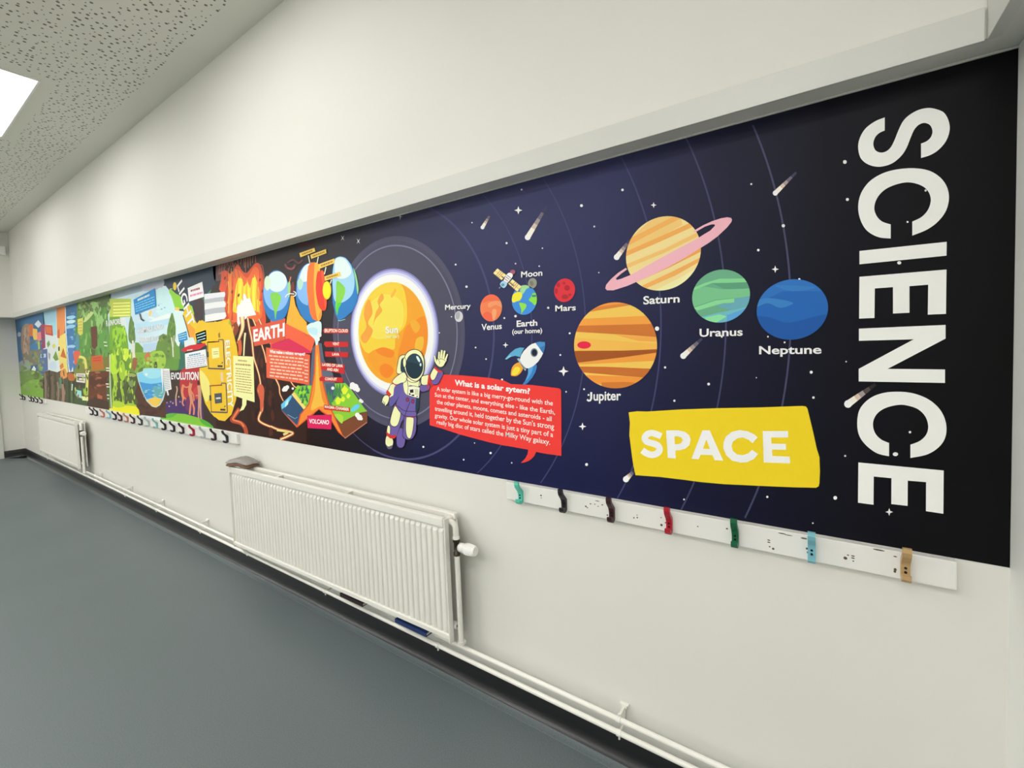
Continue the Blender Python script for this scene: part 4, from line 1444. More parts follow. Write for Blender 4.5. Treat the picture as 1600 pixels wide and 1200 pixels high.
A = Art('mountain_strata_picture', p_earth, 3, 'orange layered mountain', tr=(400, 370, 8))
A.p([(440, 735), (475, 735), (500, 860), (560, 980), (640, 1070), (640, 1240), (380, 1120), (395, 1000), (428, 850)], (238, 164, 52))
A.s([(418, 590), (442, 500)], 16, (190, 110, 90))
A.p([(430, 640), (470, 560), (490, 640), (470, 720), (440, 720)], (110, 44, 48), True)
A.T(430, 490, 6)
A.p([(-40, 60), (100, 45), (100, 90), (290, 185), (290, 380), (-40, 400)], (228, 92, 60))
A.p([(-30, 285), (130, 232), (290, 322), (290, 380), (-30, 380)], (202, 40, 80))
A.done()

# the cut-open globe and the volcano stand on the seam: part on the earth panel's side, drawn on the space panel
A = Art('cutaway_globe_picture', p_space, 5, 'globe cut open to the core', tr=(400, 370, 8))
LH = [(700, 322), (640, 340), (590, 385), (535, 480), (510, 620), (508, 760), (530, 880), (580, 990), (640, 1050), (700, 1075), (760, 1060)]
A.p(cat(LH, False) + [(740, 900), (690, 500)], (42, 116, 182))
A.p(cat([(700, 326), (640, 346), (592, 392), (545, 490), (522, 620), (530, 740), (580, 820), (640, 855)], False) + [(660, 860), (660, 500)], (124, 172, 228))
A.p(cat([(700, 328), (640, 350), (596, 398), (555, 500), (570, 560), (640, 560)], False) + [(655, 500)], (206, 226, 228))
A.p([(525, 560), (560, 520), (600, 580), (570, 660), (535, 640)], (170, 208, 190), True)
A.p([(690, 322), (662, 370), (650, 450), (643, 560), (646, 680), (662, 820), (685, 960), (720, 1030), (760, 1050), (800, 1050), (825, 1000), (832, 930), (820, 480), (795, 350), (740, 318)], (236, 112, 46))
A.p([(745, 330), (790, 345), (812, 440), (832, 900), (826, 1000), (800, 1050), (775, 1030), (745, 850), (730, 600), (735, 450)], (246, 168, 60), True)
A.p([(800, 1050), (826, 1000), (832, 930), (825, 900), (790, 1000)], (240, 140, 60))
A.p([(775, 450), (820, 432), (855, 440), (864, 520), (892, 790), (885, 890), (855, 925), (805, 890), (775, 800), (755, 640)], (216, 58, 42), True)
A.p([(820, 434), (855, 440), (864, 520), (892, 790), (885, 890), (868, 900), (850, 700)], (240, 84, 50), True)
A.e(895, 670, 54, 114, (244, 196, 40))
A.e(890, 665, 44, 100, (252, 232, 40))
A.done()
A = Art('globe_half_picture', p_space, 5, 'separate half of the globe', tr=(400, 370, 8))
A.p([(985, 300), (1005, 262), (1060, 244), (1130, 262), (1200, 345), (1258, 470), (1290, 640), (1275, 800), (1215, 930), (1120, 1010), (1040, 1050), (1000, 965), (968, 830), (958, 620), (962, 440)], (42, 116, 182))
A.p([(1225, 390), (1262, 480), (1290, 640), (1278, 720), (1255, 560)], (132, 196, 130), True)
A.p([(990, 300), (1010, 268), (1060, 250), (1128, 270), (1190, 350), (1232, 470), (1240, 600), (1210, 720), (1130, 800), (1040, 830), (985, 780), (966, 600), (968, 440)], (150, 196, 232), True)
A.p([(992, 310), (1040, 262), (1110, 275), (1170, 350), (1200, 450), (1120, 520), (1010, 500)], (206, 222, 238), True)
A.p([(1015, 565), (1060, 570), (1120, 640), (1118, 720), (1070, 830), (1040, 900), (1024, 975), (1002, 880), (1012, 720)], (126, 196, 72), True)
A.p([(1030, 830), (1075, 830), (1040, 900), (1024, 980), (1008, 900)], (82, 200, 60), True)
A.s([(1035, 1045), (1060, 1050), (1125, 1030)], 8, (150, 200, 196))
A.done()
CR = (250, 226, 150)
for i, (q, st) in enumerate((([(553, 206), (740, 140), (754, 184), (566, 258)], ((665, 235), (682, 325))), ([(690, 228), (886, 155), (894, 206), (702, 278)], ((790, 250), (775, 330))),
                             ([(790, 346), (992, 272), (992, 330), (802, 402)], ((886, 380), (866, 470))), ([(866, 496), (1060, 438), (1070, 490), (872, 552)], ((955, 535), (940, 585))))):
    A = Art('layer_tag', p_space, 7, 'yellow label with a pointer', tr=(400, 370, 8))
    A.s(list(st), 12, (250, 236, 200))
    A.p(q, (236, 190, 88))
    A.greek(tuple(q[0][d] + (q[1][d] - q[0][d]) * .1 + (4 if d else 0) for d in (0, 1)), tuple(q[0][d] + (q[1][d] - q[0][d]) * .9 + (4 if d else 0) for d in (0, 1)),
            tuple(q[3][d] + (q[2][d] - q[3][d]) * .9 - (4 if d else 0) for d in (0, 1)), tuple(q[3][d] + (q[2][d] - q[3][d]) * .1 - (4 if d else 0) for d in (0, 1)), 1, (160, 112, 50), .45, 40 + i)
    A.done()
A = Art('arrow_mark', p_earth, 6, 'white arrow', tr=(400, 370, 8))
A.s([(376, 758), (395, 728), (430, 712), (490, 716)], 12, (232, 240, 240), True)
A.s([(478, 682), (508, 702), (505, 730), (480, 746)], 12, (232, 240, 240), True)
A.done()
A = Art('smoke_picture', p_earth, 4, tr=(400, 370, 8))
A.s([(370, 340), (400, 390), (460, 400), (500, 350)], 26, (104, 62, 66), True)
A.s([(400, 390), (450, 405), (490, 380)], 16, (150, 70, 80), True)
A.s([(400, 330), (470, 290), (540, 330), (590, 290)], 24, (90, 56, 62), True)
A.done()
A = Art('smoke_picture', p_earth, 4, tr=(400, 370, 8))
A.s([(520, 110), (640, 90), (740, 110)], 60, (66, 40, 42), True)
A.done()

A = Art('volcano_picture', p_space, 3, 'cut-open volcano', tr=(430, 490, 6))
A.p([(288, 185), (330, 200), (380, 240), (352, 330), (338, 372), (288, 372)], (228, 92, 60))
A.p([(288, 322), (336, 352), (334, 372), (288, 372)], (202, 40, 80))
A.p([(210, 30), (300, 100), (330, 200), (288, 190), (220, 120)], (238, 164, 52))
A.p([(398, 270), (440, 280), (462, 430), (500, 500), (545, 560), (565, 650), (660, 650), (712, 705), (790, 830), (868, 912), (868, 1012), (660, 1165), (600, 1100), (540, 1000), (415, 890), (300, 980), (205, 1068), (64, 905), (60, 850), (150, 765), (215, 680), (330, 660), (340, 480), (352, 330), (380, 290)], (84, 94, 112))
# land on the left
A.p([(62, 840), (155, 765), (272, 892), (240, 955), (205, 1042), (66, 900)], (44, 74, 106))
A.s([(120, 945), (190, 985), (212, 970)], 5, (150, 170, 190))
A.s([(205, 800), (235, 850)], 5, (110, 140, 170))
A.p([(60, 852), (148, 765), (162, 775), (150, 800), (112, 862), (66, 898)], (98, 186, 224))
A.p([(100, 830), (130, 800), (125, 850), (95, 880)], (176, 220, 236))
A.p([(160, 758), (212, 680), (348, 672), (332, 820), (278, 896)], (112, 182, 54))
A.p([(158, 758), (185, 735), (292, 878), (272, 898)], (232, 196, 112))
for x, y in ((230, 720), (262, 700), (300, 690), (250, 760), (285, 760), (310, 720), (265, 810), (300, 800)):
    A.p([(x - 16, y + 30), (x, y - 30), (x + 16, y + 30)], (42, 104, 78))
for x, y in ((220, 690), (275, 735), (240, 740), (322, 690), (285, 830)):
    A.e(x, y, 15, 18, (142, 202, 50), 14)
A.p([(60, 905), (205, 1045), (225, 1030), (206, 1068)], (206, 92, 60))
# land on the right
A.p([(468, 660), (662, 650), (712, 705), (845, 892), (868, 914), (790, 930), (700, 985), (622, 1024), (560, 950), (505, 840)], (124, 186, 54))
A.p([(470, 660), (560, 650), (590, 760), (540, 830), (505, 840)], (64, 84, 104))
for x, y in ((505, 760), (530, 780), (585, 700), (610, 690), (565, 720), (640, 700), (520, 820), (605, 740)):
    A.p([(x - 20, y + 50), (x, y - 50), (x + 20, y + 50)], (62, 122, 70))
for x, y, r in ((655, 715, 40), (595, 815, 36), (640, 800, 26), (690, 770, 24)):
    A.p([(x - r * .8, y), (x, y - r * 1.1), (x + r * .9, y - 4), (x + r * .3, y + r), (x - r * .4, y + r)], (206, 218, 50))
A.p([(620, 1024), (690, 985), (740, 960), (800, 930), (870, 918), (865, 1012), (660, 1160), (600, 1094), (572, 990)], (112, 64, 38))
A.p([(600, 1094), (660, 1160), (866, 1012), (868, 1022), (660, 1172)], (180, 110, 92))
A.p([(560, 950), (622, 1026), (640, 1010), (640, 960), (600, 940)], (160, 200, 60), True)
A.p([(712, 905), (762, 850), (802, 862), (770, 900), (735, 918)], (96, 188, 226), True)
# magma and conduit
A.p([(380, 290), (415, 290), (438, 500), (455, 640), (480, 740), (512, 850), (560, 950), (645, 1158), (595, 1110), (505, 965), (415, 905), (330, 970), (210, 1068), (236, 945), (315, 850), (345, 700), (368, 550)], (206, 76, 42))
A.p([(385, 290), (410, 290), (430, 500), (445, 640), (470, 745), (500, 850), (545, 945), (635, 1140), (596, 1098), (508, 955), (415, 890), (325, 958), (222, 1050), (248, 945), (325, 850), (355, 700), (378, 550)], (242, 128, 44))
A.p([(393, 400), (404, 400), (420, 640), (446, 800), (470, 860), (415, 872), (340, 900), (378, 720)], (250, 172, 62), True)
A.p([(372, 935), (415, 898), (458, 938)], (24, 14, 14))
# ash cloud above the vent
A.p([(300, 125), (330, 92), (365, 84), (400, 70), (434, 82), (440, 140), (434, 200), (416, 236), (402, 292), (386, 292), (372, 240), (322, 190)], (200, 224, 230), True)
A.p([(310, 150), (360, 130), (400, 150), (390, 200), (340, 190)], (176, 212, 222), True)
A.e(425, 200, 14, 20, (240, 246, 248))
A.e(410, 240, 13, 18, (232, 240, 244))
for x, y, r in ((100, 705, 24), (118, 690, 18), (84, 715, 16), (170, 702, 11), (730, 670, 26), (755, 690, 32), (778, 712, 22), (720, 690, 18), (545, 698, 15), (805, 815, 16), (818, 824, 14), (775, 950, 22), (795, 972, 26), (812, 985, 14)):
    A.e(x, y, r, r * 1.05, (240, 242, 246), 18)
A.done()
for nmx, q, tx in (('caption_tag', [(452, 160), (470, 135), (692, 145), (696, 186), (466, 184)], (('ERUPTION CLOUD', (468, 142), (688, 146), (688, 176), (468, 176)),)),
                   ('caption_tag', [(462, 286), (470, 262), (690, 264), (690, 312), (482, 314)], (('VENT', (543, 270), (606, 270), (606, 298), (543, 296)),)),
                   ('caption_tag', [(470, 355), (692, 362), (688, 410), (475, 403)], (('LAVA', (540, 367), (606, 369), (606, 396), (540, 393)),)),
                   ('caption_tag', [(440, 455), (657, 480), (654, 566), (440, 526)], (('LAYERS OF LAVA', (446, 465), (640, 476), (640, 505), (446, 490)), ('AND ASH', (490, 506), (597, 516), (597, 545), (490, 533)))),
                   ('caption_tag', [(418, 608), (436, 590), (642, 600), (638, 646), (425, 632)], (('CONDUIT', (472, 598), (584, 602), (584, 628), (472, 624)),)),
                   ('caption_tag', [(460, 852), (705, 880), (708, 924), (464, 898)], (('MAGMA CHAMBER', (468, 858), (698, 884), (698, 912), (470, 884)),))):
    A = Art(nmx, p_space, 4, 'red label', tr=(430, 490, 6))
    A.p(q, (188, 36, 38))
    for tq in tx:
        A.txt(*tq, (248, 226, 206), 0.03)
    A.done()
A = Art('caption_tag', p_space, 4, 'crimson label', tr=(430, 490, 6))
A.p([(305, 955), (536, 945), (532, 1084), (310, 1072)], (204, 26, 86))
A.txt('VOLCANO', (322, 984), (512, 998), (508, 1040), (324, 1028), WHITE, 0.03)
A.done()
A = Art('title_sign', p_earth, 6, 'orange-red title sign', tr=(360, 500, 6))
A.p([(203, 66), (495, -6), (522, 14), (517, 190), (232, 246)], (206, 82, 56))
A.txt('EARTH', (222, 90), (516, 24), (516, 152), (224, 206), WHITE, 0.04)
A.done()
A = Art('speech_bubble', p_earth, 5, 'orange-red text panel', tr=(360, 500, 6))
A.p([(340, 256), (420, 270), (710, 318), (710, 602), (345, 540)], (216, 92, 62))
A.txt('What makes a volcano', (375, 277), (598, 296), (598, 328), (375, 310), WHITE, 0.04)
A.greek((368, 318), (705, 350), (705, 578), (368, 536), 7, (246, 190, 166), 0.42, 31)
A.done()
A = Art('speech_bubble', p_space, 4, 'orange-red text panel', tr=(360, 500, 6))
A.p([(706, 317), (752, 325), (748, 606), (722, 608), (706, 602)], (216, 92, 62))
A.done()
A = Art('lettering', p_space, 6, 'white writing', tr=(360, 500, 6))
A.txt('erupt?', (608, 297), (707, 306), (707, 344), (608, 334), WHITE, 0.04)
A.greek((700, 358), (738, 362), (738, 590), (700, 584), 7, (246, 190, 166), 0.42, 37)
A.done()
# ------------------------------------------------------------------ space
SX, SZ = W(614, 520)
sx, sz0 = W(614, 440.6)
sx, sz1 = W(614, 599.5)
SR = (sz0 - sz1) / 2
SZ = (sz0 + sz1) / 2
SX = (W(561.5, 520)[0] + W(668, 520)[0]) / 2
GR = (W(614, 418.5)[1] - W(614, 620)[1]) / 2          # white glow disc
HR = (W(625, 364.7)[1] - W(625, 668)[1]) / 2          # grey halo


def dist(px, py):
    x, z = W(px, py)
    return math.hypot(x - SX, z - SZ)


A = Art('orbit_line', p_space, 1)
A.ring(SX, SZ, dist(636, 717), 0.005, (66, 68, 106), 200, False, True)
A.done()
for px, py, c in ((745, 400, (66, 68, 110)), (800, 372, (62, 64, 106)), (893, 372, (62, 64, 104)), (1006, 330, (60, 62, 100)), (1105, 300, (58, 60, 92)), (1217, 320, (62, 64, 92))):
    A = Art('orbit_line', p_space, 1)
    A.ring(SX, SZ, dist(px, py), 0.0045, c, 360, True)
    A.done()

A = Art('sun_picture', p_space, 1, 'orange sun with a white glow')
A.wc(SX, SZ, HR, (74, 73, 94), 96)
A.wc(SX, SZ, HR * 0.95, (70, 69, 88), 96)
A.ring(SX, SZ, HR * 0.905, 0.006, (112, 112, 140), 120)
for k, c in ((1.0, (122, 120, 176)), (0.975, (160, 160, 206)), (0.945, (196, 198, 228)), (0.905, (226, 226, 240))):
    A.wc(SX, SZ, GR * k, c, 72)
A.wc(SX, SZ, SR * 1.02, (250, 238, 200), 72)
A.wc(SX, SZ, SR, (238, 152, 40), 72)
n = 40
A.clip = [(math.cos(2 * math.pi * i / n), math.sin(2 * math.pi * i / n), SR + SX * math.cos(2 * math.pi * i / n) + SZ * math.sin(2 * math.pi * i / n)) for i in range(n)]
A.T(540, 340, 3.158)
A.p([(60, 560), (70, 420), (120, 350), (200, 318), (270, 325), (300, 400), (300, 520), (250, 590), (240, 650), (180, 640), (130, 670), (90, 650)], (250, 190, 58), True)
A.p([(110, 450), (160, 390), (220, 380), (280, 420), (285, 520), (240, 580), (160, 600), (110, 560)], (250, 202, 80), True)
A.p([(100, 430), (120, 405), (134, 470), (112, 520), (136, 560), (100, 620), (76, 590), (104, 540), (92, 480)], (222, 150, 58), True)
A.p([(180, 375), (190, 400), (170, 430), (182, 460), (150, 500), (138, 530), (150, 470), (165, 440), (160, 410)], (226, 156, 60), True)
A.p([(225, 385), (246, 350), (250, 365), (232, 395)], (230, 164, 60), True)
A.p([(280, 600), (300, 540), (340, 510), (400, 500), (400, 720), (300, 760), (260, 700)], (232, 132, 38), True)
A.p([(320, 520), (345, 505), (370, 540), (345, 570)], (244, 160, 50), True)
A.p([(350, 600), (385, 590), (380, 650), (345, 660)], (246, 172, 56), True)
A.p([(110, 690), (150, 650), (210, 660), (250, 700), (220, 760), (160, 760)], (240, 146, 40), True)
A.p([(150, 655), (190, 640), (240, 660), (230, 690), (180, 680)], (226, 124, 34), True)
A.p([(170, 740), (200, 720), (240, 750), (215, 790), (180, 780)], (228, 124, 34), True)
A.done()
A = Art('caption', p_space, 5, 'white caption', tr=(540, 340, 3.158))
A.txt('Sun', (200, 538), (262, 534), (262, 570), (200, 572), WHITE, 0.03)
A.txt('(our star)', (200, 579), (267, 577), (267, 598), (200, 600), (250, 226, 170), 0.02)
A.done()


def planet(name, cx, top, bot, tr, base, label, shapes, nside=56):
    ox, oy, k = tr
    A = Art(name, p_space, 3, label, tr)
    x, z0 = W(ox + cx / k, oy + top / k)
    x, z1 = W(ox + cx / k, oy + bot / k)
    r, zc = (z0 - z1) / 2, (z0 + z1) / 2
    A.wc(x, zc, r, base, nside)
    A.clip = [(math.cos(2 * math.pi * i / nside), math.sin(2 * math.pi * i / nside), r * 0.999 + x * math.cos(2 * math.pi * i / nside) + zc * math.sin(2 * math.pi * i / nside)) for i in range(nside)]
    for f in shapes:
        f(A)
    A.clip = None
    return A


C7 = (860, 320, 3.478)
C6 = (680, 380, 3.333)
B4 = (740, 400, 9.41)
P = lambda pts, c, s=False: (lambda A: A.p(pts, c, s))
planet('jupiter_picture', 349, 530, 997, C7, (240, 182, 84), 'banded orange planet with a red spot', [
    P([(120, 500), (600, 500), (600, 548), (440, 545), (240, 578), (160, 590), (120, 600)], (206, 124, 50)),
    P([(120, 500), (600, 500), (600, 540), (400, 536), (250, 556), (120, 570)], (222, 142, 62)),
    P([(120, 622), (600, 600), (600, 655), (120, 668)], (222, 148, 62)),
    P([(100, 658), (300, 654), (600, 646), (600, 720), (400, 706), (100, 688)], (190, 108, 46)),
    P([(350, 706), (600, 720), (600, 745), (480, 740)], (226, 154, 70)),
    P([(100, 720), (300, 735), (600, 755), (600, 785), (300, 792), (100, 796)], (236, 170, 76)),
    P([(100, 794), (400, 792), (600, 784), (600, 800), (400, 828), (150, 858), (100, 862)], (150, 78, 30)),
    P([(150, 858), (400, 828), (600, 800), (600, 846), (400, 856), (150, 868)], (226, 146, 60)),
    P([(100, 878), (300, 880), (600, 893), (600, 945), (400, 930), (150, 908)], (184, 102, 42)),
    P([(200, 925), (400, 932), (600, 945), (600, 1000), (450, 985), (300, 980), (180, 960)], (222, 140, 58)),
    P([(280, 965), (400, 962), (520, 970), (480, 1000), (280, 1000)], (196, 114, 48)),
    lambda A: A.e(185, 762, 37, 20, (212, 34, 66))]).done()
A = planet('saturn_picture', 610, 65, 466, C7, (242, 200, 138), 'pale orange planet with a pink ring', [
    P([(380, 330), (420, 200), (560, 70), (700, 40), (720, 110), (420, 270)], (238, 184, 112)),
    P([(400, 200), (560, 120), (680, 60), (720, 70), (600, 130), (400, 235)], (228, 162, 84)),
    P([(380, 268), (560, 190), (780, 90), (800, 110), (600, 200), (390, 290)], (226, 158, 80)),
    P([(400, 330), (620, 240), (820, 140), (830, 160), (620, 262), (420, 345)], (236, 178, 104)),
    P([(440, 400), (640, 310), (830, 210), (830, 250), (640, 345), (470, 420)], (220, 150, 72)),
    P([(500, 440), (660, 365), (830, 280), (830, 300), (680, 385), (520, 455)], (226, 160, 84)),
    P([(560, 470), (700, 400), (820, 330), (800, 400), (640, 480)], (246, 214, 160))])
A.p([(300, 455), (310, 465), (345, 465), (420, 441), (480, 415), (560, 379), (640, 340), (720, 296), (800, 246), (860, 209), (910, 172), (960, 125), (984, 95), (988, 82), (982, 72), (962, 69), (930, 74), (880, 90), (830, 113), (778, 143), (788, 150),
     (840, 120), (875, 108), (892, 107), (896, 114), (870, 141), (838, 160), (803, 182), (700, 236), (600, 290), (500, 346), (437, 382), (385, 403), (362, 409), (358, 400), (385, 376), (418, 352), (412, 343), (370, 370), (330, 405), (305, 435)], (226, 166, 178))
A.done()
planet('uranus_picture', 925, 353, 640, C7, (98, 160, 126), 'banded green planet', [
    P([(760, 460), (840, 425), (920, 402), (1100, 400), (1100, 425), (880, 425), (820, 450), (760, 480)], (124, 196, 138)),
    P([(880, 428), (1100, 420), (1100, 450), (1010, 462), (940, 455)], (84, 146, 116)),
    P([(760, 470), (840, 445), (940, 460), (1090, 455), (1090, 500), (900, 515), (780, 555), (760, 560)], (112, 180, 132)),
    P([(780, 560), (900, 520), (1090, 500), (1090, 530), (940, 535), (800, 575)], (128, 200, 142)),
    P([(1000, 510), (1090, 495), (1090, 580), (980, 575), (900, 545), (1000, 530)], (96, 156, 170)),
    P([(820, 610), (900, 590), (1000, 570), (1090, 550), (1060, 620), (960, 650), (860, 640)], (104, 172, 184)),
    P([(840, 612), (920, 596), (960, 606), (900, 642), (850, 640)], (130, 206, 150)),
    P([(960, 600), (1070, 560), (1030, 620), (960, 645)], (84, 150, 200))]).done()
planet('neptune_picture', 1309, 406, 733, C7, (30, 92, 166), 'plain blue planet', [
    P([(1100, 500), (1200, 430), (1300, 405), (1420, 410), (1520, 470), (1400, 470), (1260, 470), (1120, 540)], (40, 104, 176)),
    P([(1100, 530), (1170, 508), (1250, 515), (1320, 535), (1250, 560), (1180, 535), (1110, 560)], (52, 118, 182), True),
    P([(1100, 620), (1180, 610), (1300, 640), (1520, 600), (1500, 760), (1100, 760)], (24, 80, 152), True),
    P([(1220, 440), (1320, 470), (1440, 450), (1320, 440)], (50, 114, 180), True)]).done()
planet('venus_picture', 268, 565, 962, B4, (246, 120, 78), 'orange-red planet', [
    P([(120, 600), (250, 560), (420, 620), (380, 680), (240, 660), (130, 690)], (240, 100, 68), True),
    P([(220, 700), (320, 660), (430, 680), (430, 760), (330, 720), (240, 760)], (250, 142, 98), True),
    P([(140, 860), (220, 820), (300, 900), (260, 960), (160, 920)], (236, 96, 70), True),
    P([(280, 800), (340, 790), (330, 900), (290, 940)], (252, 152, 104), True)], 40).done()
planet('earth_picture', 755, 428, 865, B4, (60, 132, 204), 'small blue and green globe', [
    P([(700, 440), (770, 420), (830, 460), (780, 490), (730, 560), (690, 540)], (152, 200, 140), True),
    P([(570, 600), (610, 545), (680, 528), (722, 575), (690, 650), (640, 668), (590, 685), (570, 660)], (226, 212, 56), True),
    P([(820, 650), (850, 600), (880, 545), (950, 560), (950, 660), (905, 725), (870, 690)], (130, 206, 66), True),
    P([(860, 575), (925, 570), (925, 600), (870, 605)], (60, 120, 140)),
    P([(678, 695), (720, 690), (782, 715), (768, 770), (722, 830), (705, 862), (706, 790)], (136, 206, 70), True)], 40).done()
planet('moon_picture', 872, 325, 478, B4, (134, 136, 122), 'small grey moon', [
    P([(830, 380), (870, 370), (890, 420), (850, 440)], (112, 112, 100), True)], 28).done()
planet('mars_picture', 1346, 332, 678, B4, (202, 48, 58), 'dark red planet', [
    lambda A: A.e(1380, 470, 40, 40, (166, 32, 46)), lambda A: A.e(1250, 425, 28, 36, (170, 34, 48)), lambda A: A.e(1335, 400, 24, 22, (172, 34, 48)),
    lambda A: A.e(1222, 515, 22, 44, (172, 36, 48)), lambda A: A.e(1350, 600, 50, 34, (160, 40, 44)), lambda A: A.e(1420, 570, 22, 20, (172, 36, 48))], 40).done()
planet('mercury_picture', 126, 354, 410, C6, (196, 196, 200), 'tiny grey planet', [
    P([(110, 365), (130, 360), (128, 390), (112, 395)], (160, 160, 166), True)], 24).done()

# captions
for body, q, tr in (('Saturn', ((507, 497), (704, 487), (704, 531), (507, 543)), C7), ('Uranus', ((812, 674), (1046, 668), (1046, 712), (812, 718)), C7), ('Neptune', ((1135, 768), (1473, 762), (1473, 824), (1135, 826)), C7),
                    ('Mars', ((628, 324), (735, 320), (735, 350), (628, 357)), C6), ('Mercury', ((55, 321), (188, 313), (188, 348), (55, 357)), C6), ('Venus', ((244, 421), (350, 415), (350, 447), (244, 455)), C6),
                    ('Moon', ((450, 148), (561, 138), (561, 170), (450, 180)), C6)):
    A = Art('caption', p_space, 5, 'white caption', tr)
    A.txt(body, *q, WHITE, 0.022)
    A.done()
A = Art('caption', p_space, 5, 'white caption', C6)
A.txt('Earth', (427, 403), (535, 398), (535, 430), (427, 437), WHITE, 0.028)
A.txt('(our home)', (404, 448), (560, 441), (560, 474), (404, 481), WHITE, 0.024)
A.done()

A = Art('caption', p_space, 5, 'white caption')
A.s([(924.5, 612.5), (924.5, 622.5), (923, 625.5), (920.5, 626), (918, 624)], 3.0, WHITE)
A.txt('upiter', (928, 612), (971, 611), (971, 630), (928, 630.5), WHITE, 0.022)
A.done()

# satellite
A = Art('satellite_picture', p_space, 6, 'satellite with two solar wings', B4)
for a in ([(298, 256), (360, 184), (492, 282), (420, 358)], [(518, 410), (580, 343), (714, 450), (650, 528)]):
    A.p(a, (244, 212, 150))
    for t in (.33, .5, .66):
        A.s([tuple(a[0][d] + (a[3][d] - a[0][d]) * t for d in (0, 1)), tuple(a[1][d] + (a[2][d] - a[1][d]) * t for d in (0, 1))], 9, (176, 120, 70))
    A.s([tuple((a[0][d] + a[1][d]) / 2 for d in (0, 1)), tuple((a[2][d] + a[3][d]) / 2 for d in (0, 1))], 7, (206, 150, 84))
    A.s([a[0], a[3]], 7, (120, 84, 60))
A.s([(420, 300), (600, 440)], 16, (110, 84, 84))
A.p([(555, 215), (600, 205), (622, 240), (592, 272), (550, 250)], (152, 84, 104), True)
A.p([(470, 320), (520, 252), (575, 262), (580, 310), (495, 405), (450, 380)], (232, 226, 228), True)
A.s([(500, 285), (560, 330)], 9, (90, 70, 80))
A.s([(485, 310), (540, 350)], 9, (110, 80, 84))
A.s([(465, 335), (520, 375)], 12, (196, 130, 120))
A.p([(398, 420), (440, 368), (500, 392), (492, 440), (450, 472)], (156, 196, 216), True)
A.e(440, 425, 24, 22, (96, 140, 164))
A.s([(405, 455), (385, 478)], 10, (150, 160, 190))
A.done()

# rocket
A = Art('rocket_picture', p_space, 4, 'white rocket with blue fins and nose', (780, 520, 12))
A.p([(480, 282), (400, 275), (310, 302), (210, 385), (120, 490), (145, 502), (220, 452), (310, 430), (400, 452), (432, 372)], (86, 158, 194))
A.p([(120, 490), (145, 502), (220, 452), (240, 430), (200, 420)], (120, 184, 206))
A.p([(705, 580), (716, 640), (692, 730), (630, 840), (540, 940), (490, 970), (445, 966), (505, 885), (548, 770), (556, 665), (640, 630)], (54, 120, 184))
A.p([(556, 665), (640, 630), (620, 730), (560, 840), (500, 900), (548, 770)], (84, 150, 206), True)
A.p([(232, 796), (230, 740), (252, 650), (312, 580), (390, 556), (440, 620), (452, 680), (400, 762), (330, 810), (262, 808)], (238, 154, 50), True)
A.p([(250, 780), (252, 730), (300, 650), (370, 640), (400, 690), (350, 770), (290, 795)], (252, 206, 62), True)
A.p([(343, 490), (378, 472), (516, 692), (495, 712), (440, 640), (400, 570)], (150, 176, 192))
A.p([(395, 560), (440, 600), (505, 690), (460, 660)], (84, 84, 96))
A.p([(690, 188), (620, 210), (560, 250), (470, 340), (420, 420), (395, 510), (440, 590), (510, 662), (560, 666), (650, 622), (740, 540), (800, 450), (832, 385), (760, 285)], (240, 240, 238))
A.p([(692, 190), (720, 176), (770, 166), (866, 174), (870, 240), (860, 310), (832, 388), (760, 285)], (72, 134, 188))
A.p([(760, 285), (832, 388), (860, 310), (868, 230)], (52, 112, 172))
A.e(666, 370, 68, 82, (112, 122, 144))
A.e(669, 371, 50, 62, (26, 30, 46))
A.done()

# speech bubble about the solar system
B8 = (660, 570, 6.667)
A = Art('speech_bubble', p_space, 4, 'red speech bubble with white writing', B8)
RED = (222, 58, 54)
A.p([(82, 98), (205, 100), (420, 110), (700, 135), (800, 152), (860, 166), (930, 200), (1150, 210), (1420, 243), (1440, 250), (1450, 266), (1453, 600), (1452, 946), (1300, 926), (1190, 905), (1172, 946), (1140, 980), (1110, 1000), (1070, 1014), (1030, 1021),
     (1075, 975), (1100, 930), (1108, 882), (900, 845), (850, 838), (700, 805), (400, 725), (200, 660), (82, 628)], RED)
A.txt('What is a solar sytem?', (343, 152), (1128, 243), (1122, 322), (343, 232), WHITE, 0.034)
TXT = (240, 214, 208)
for body, q in (('A solar system is like a big merry-go-round with the', ((155, 226), (1366, 373), (1362, 440), (155, 282))),
                ('Sun at the center, and everything else - like the Earth,', ((135, 288), (1386, 466), (1386, 532), (135, 344))),
                ('the other planets, moons, comets and asteroids - all', ((155, 360), (1352, 538), (1350, 603), (155, 418))),
                ('travelling around it, held together by the Sun\u2019s strong', ((135, 430), (1376, 612), (1376, 690), (135, 490))),
                ('gravity. Our whole solar system is just a tiny part of a', ((135, 502), (1366, 698), (1366, 770), (135, 560))),
                ('really big disc of stars called the Milky Way galaxy.', ((155, 570), (1336, 776), (1334, 850), (155, 628)))):
    A.txt(body, *q, TXT, 0.012)
A.done()

# astronaut
A = Art('astronaut_picture', p_space, 7, 'waving astronaut in a cream and violet suit', (590, 530, 6.67))
CRM, VIO, TEAL, RDD, INKL = (242, 228, 170), (102, 86, 152), (34, 56, 70), (190, 48, 48), (44, 34, 52)


def op(pts, c, s=True, d=7):
    """shape with a dark outline"""
    q = cat(pts) if s else pts
    cx = sum(p[0] for p in q) / len(q)
    cy = sum(p[1] for p in q) / len(q)
    big = []
    for x, y in q:
        l = math.hypot(x - cx, y - cy) or 1
        big.append((x + (x - cx) / l * d, y + (y - cy) / l * d))
    A.p(big, INKL)
    A.p(q, c)


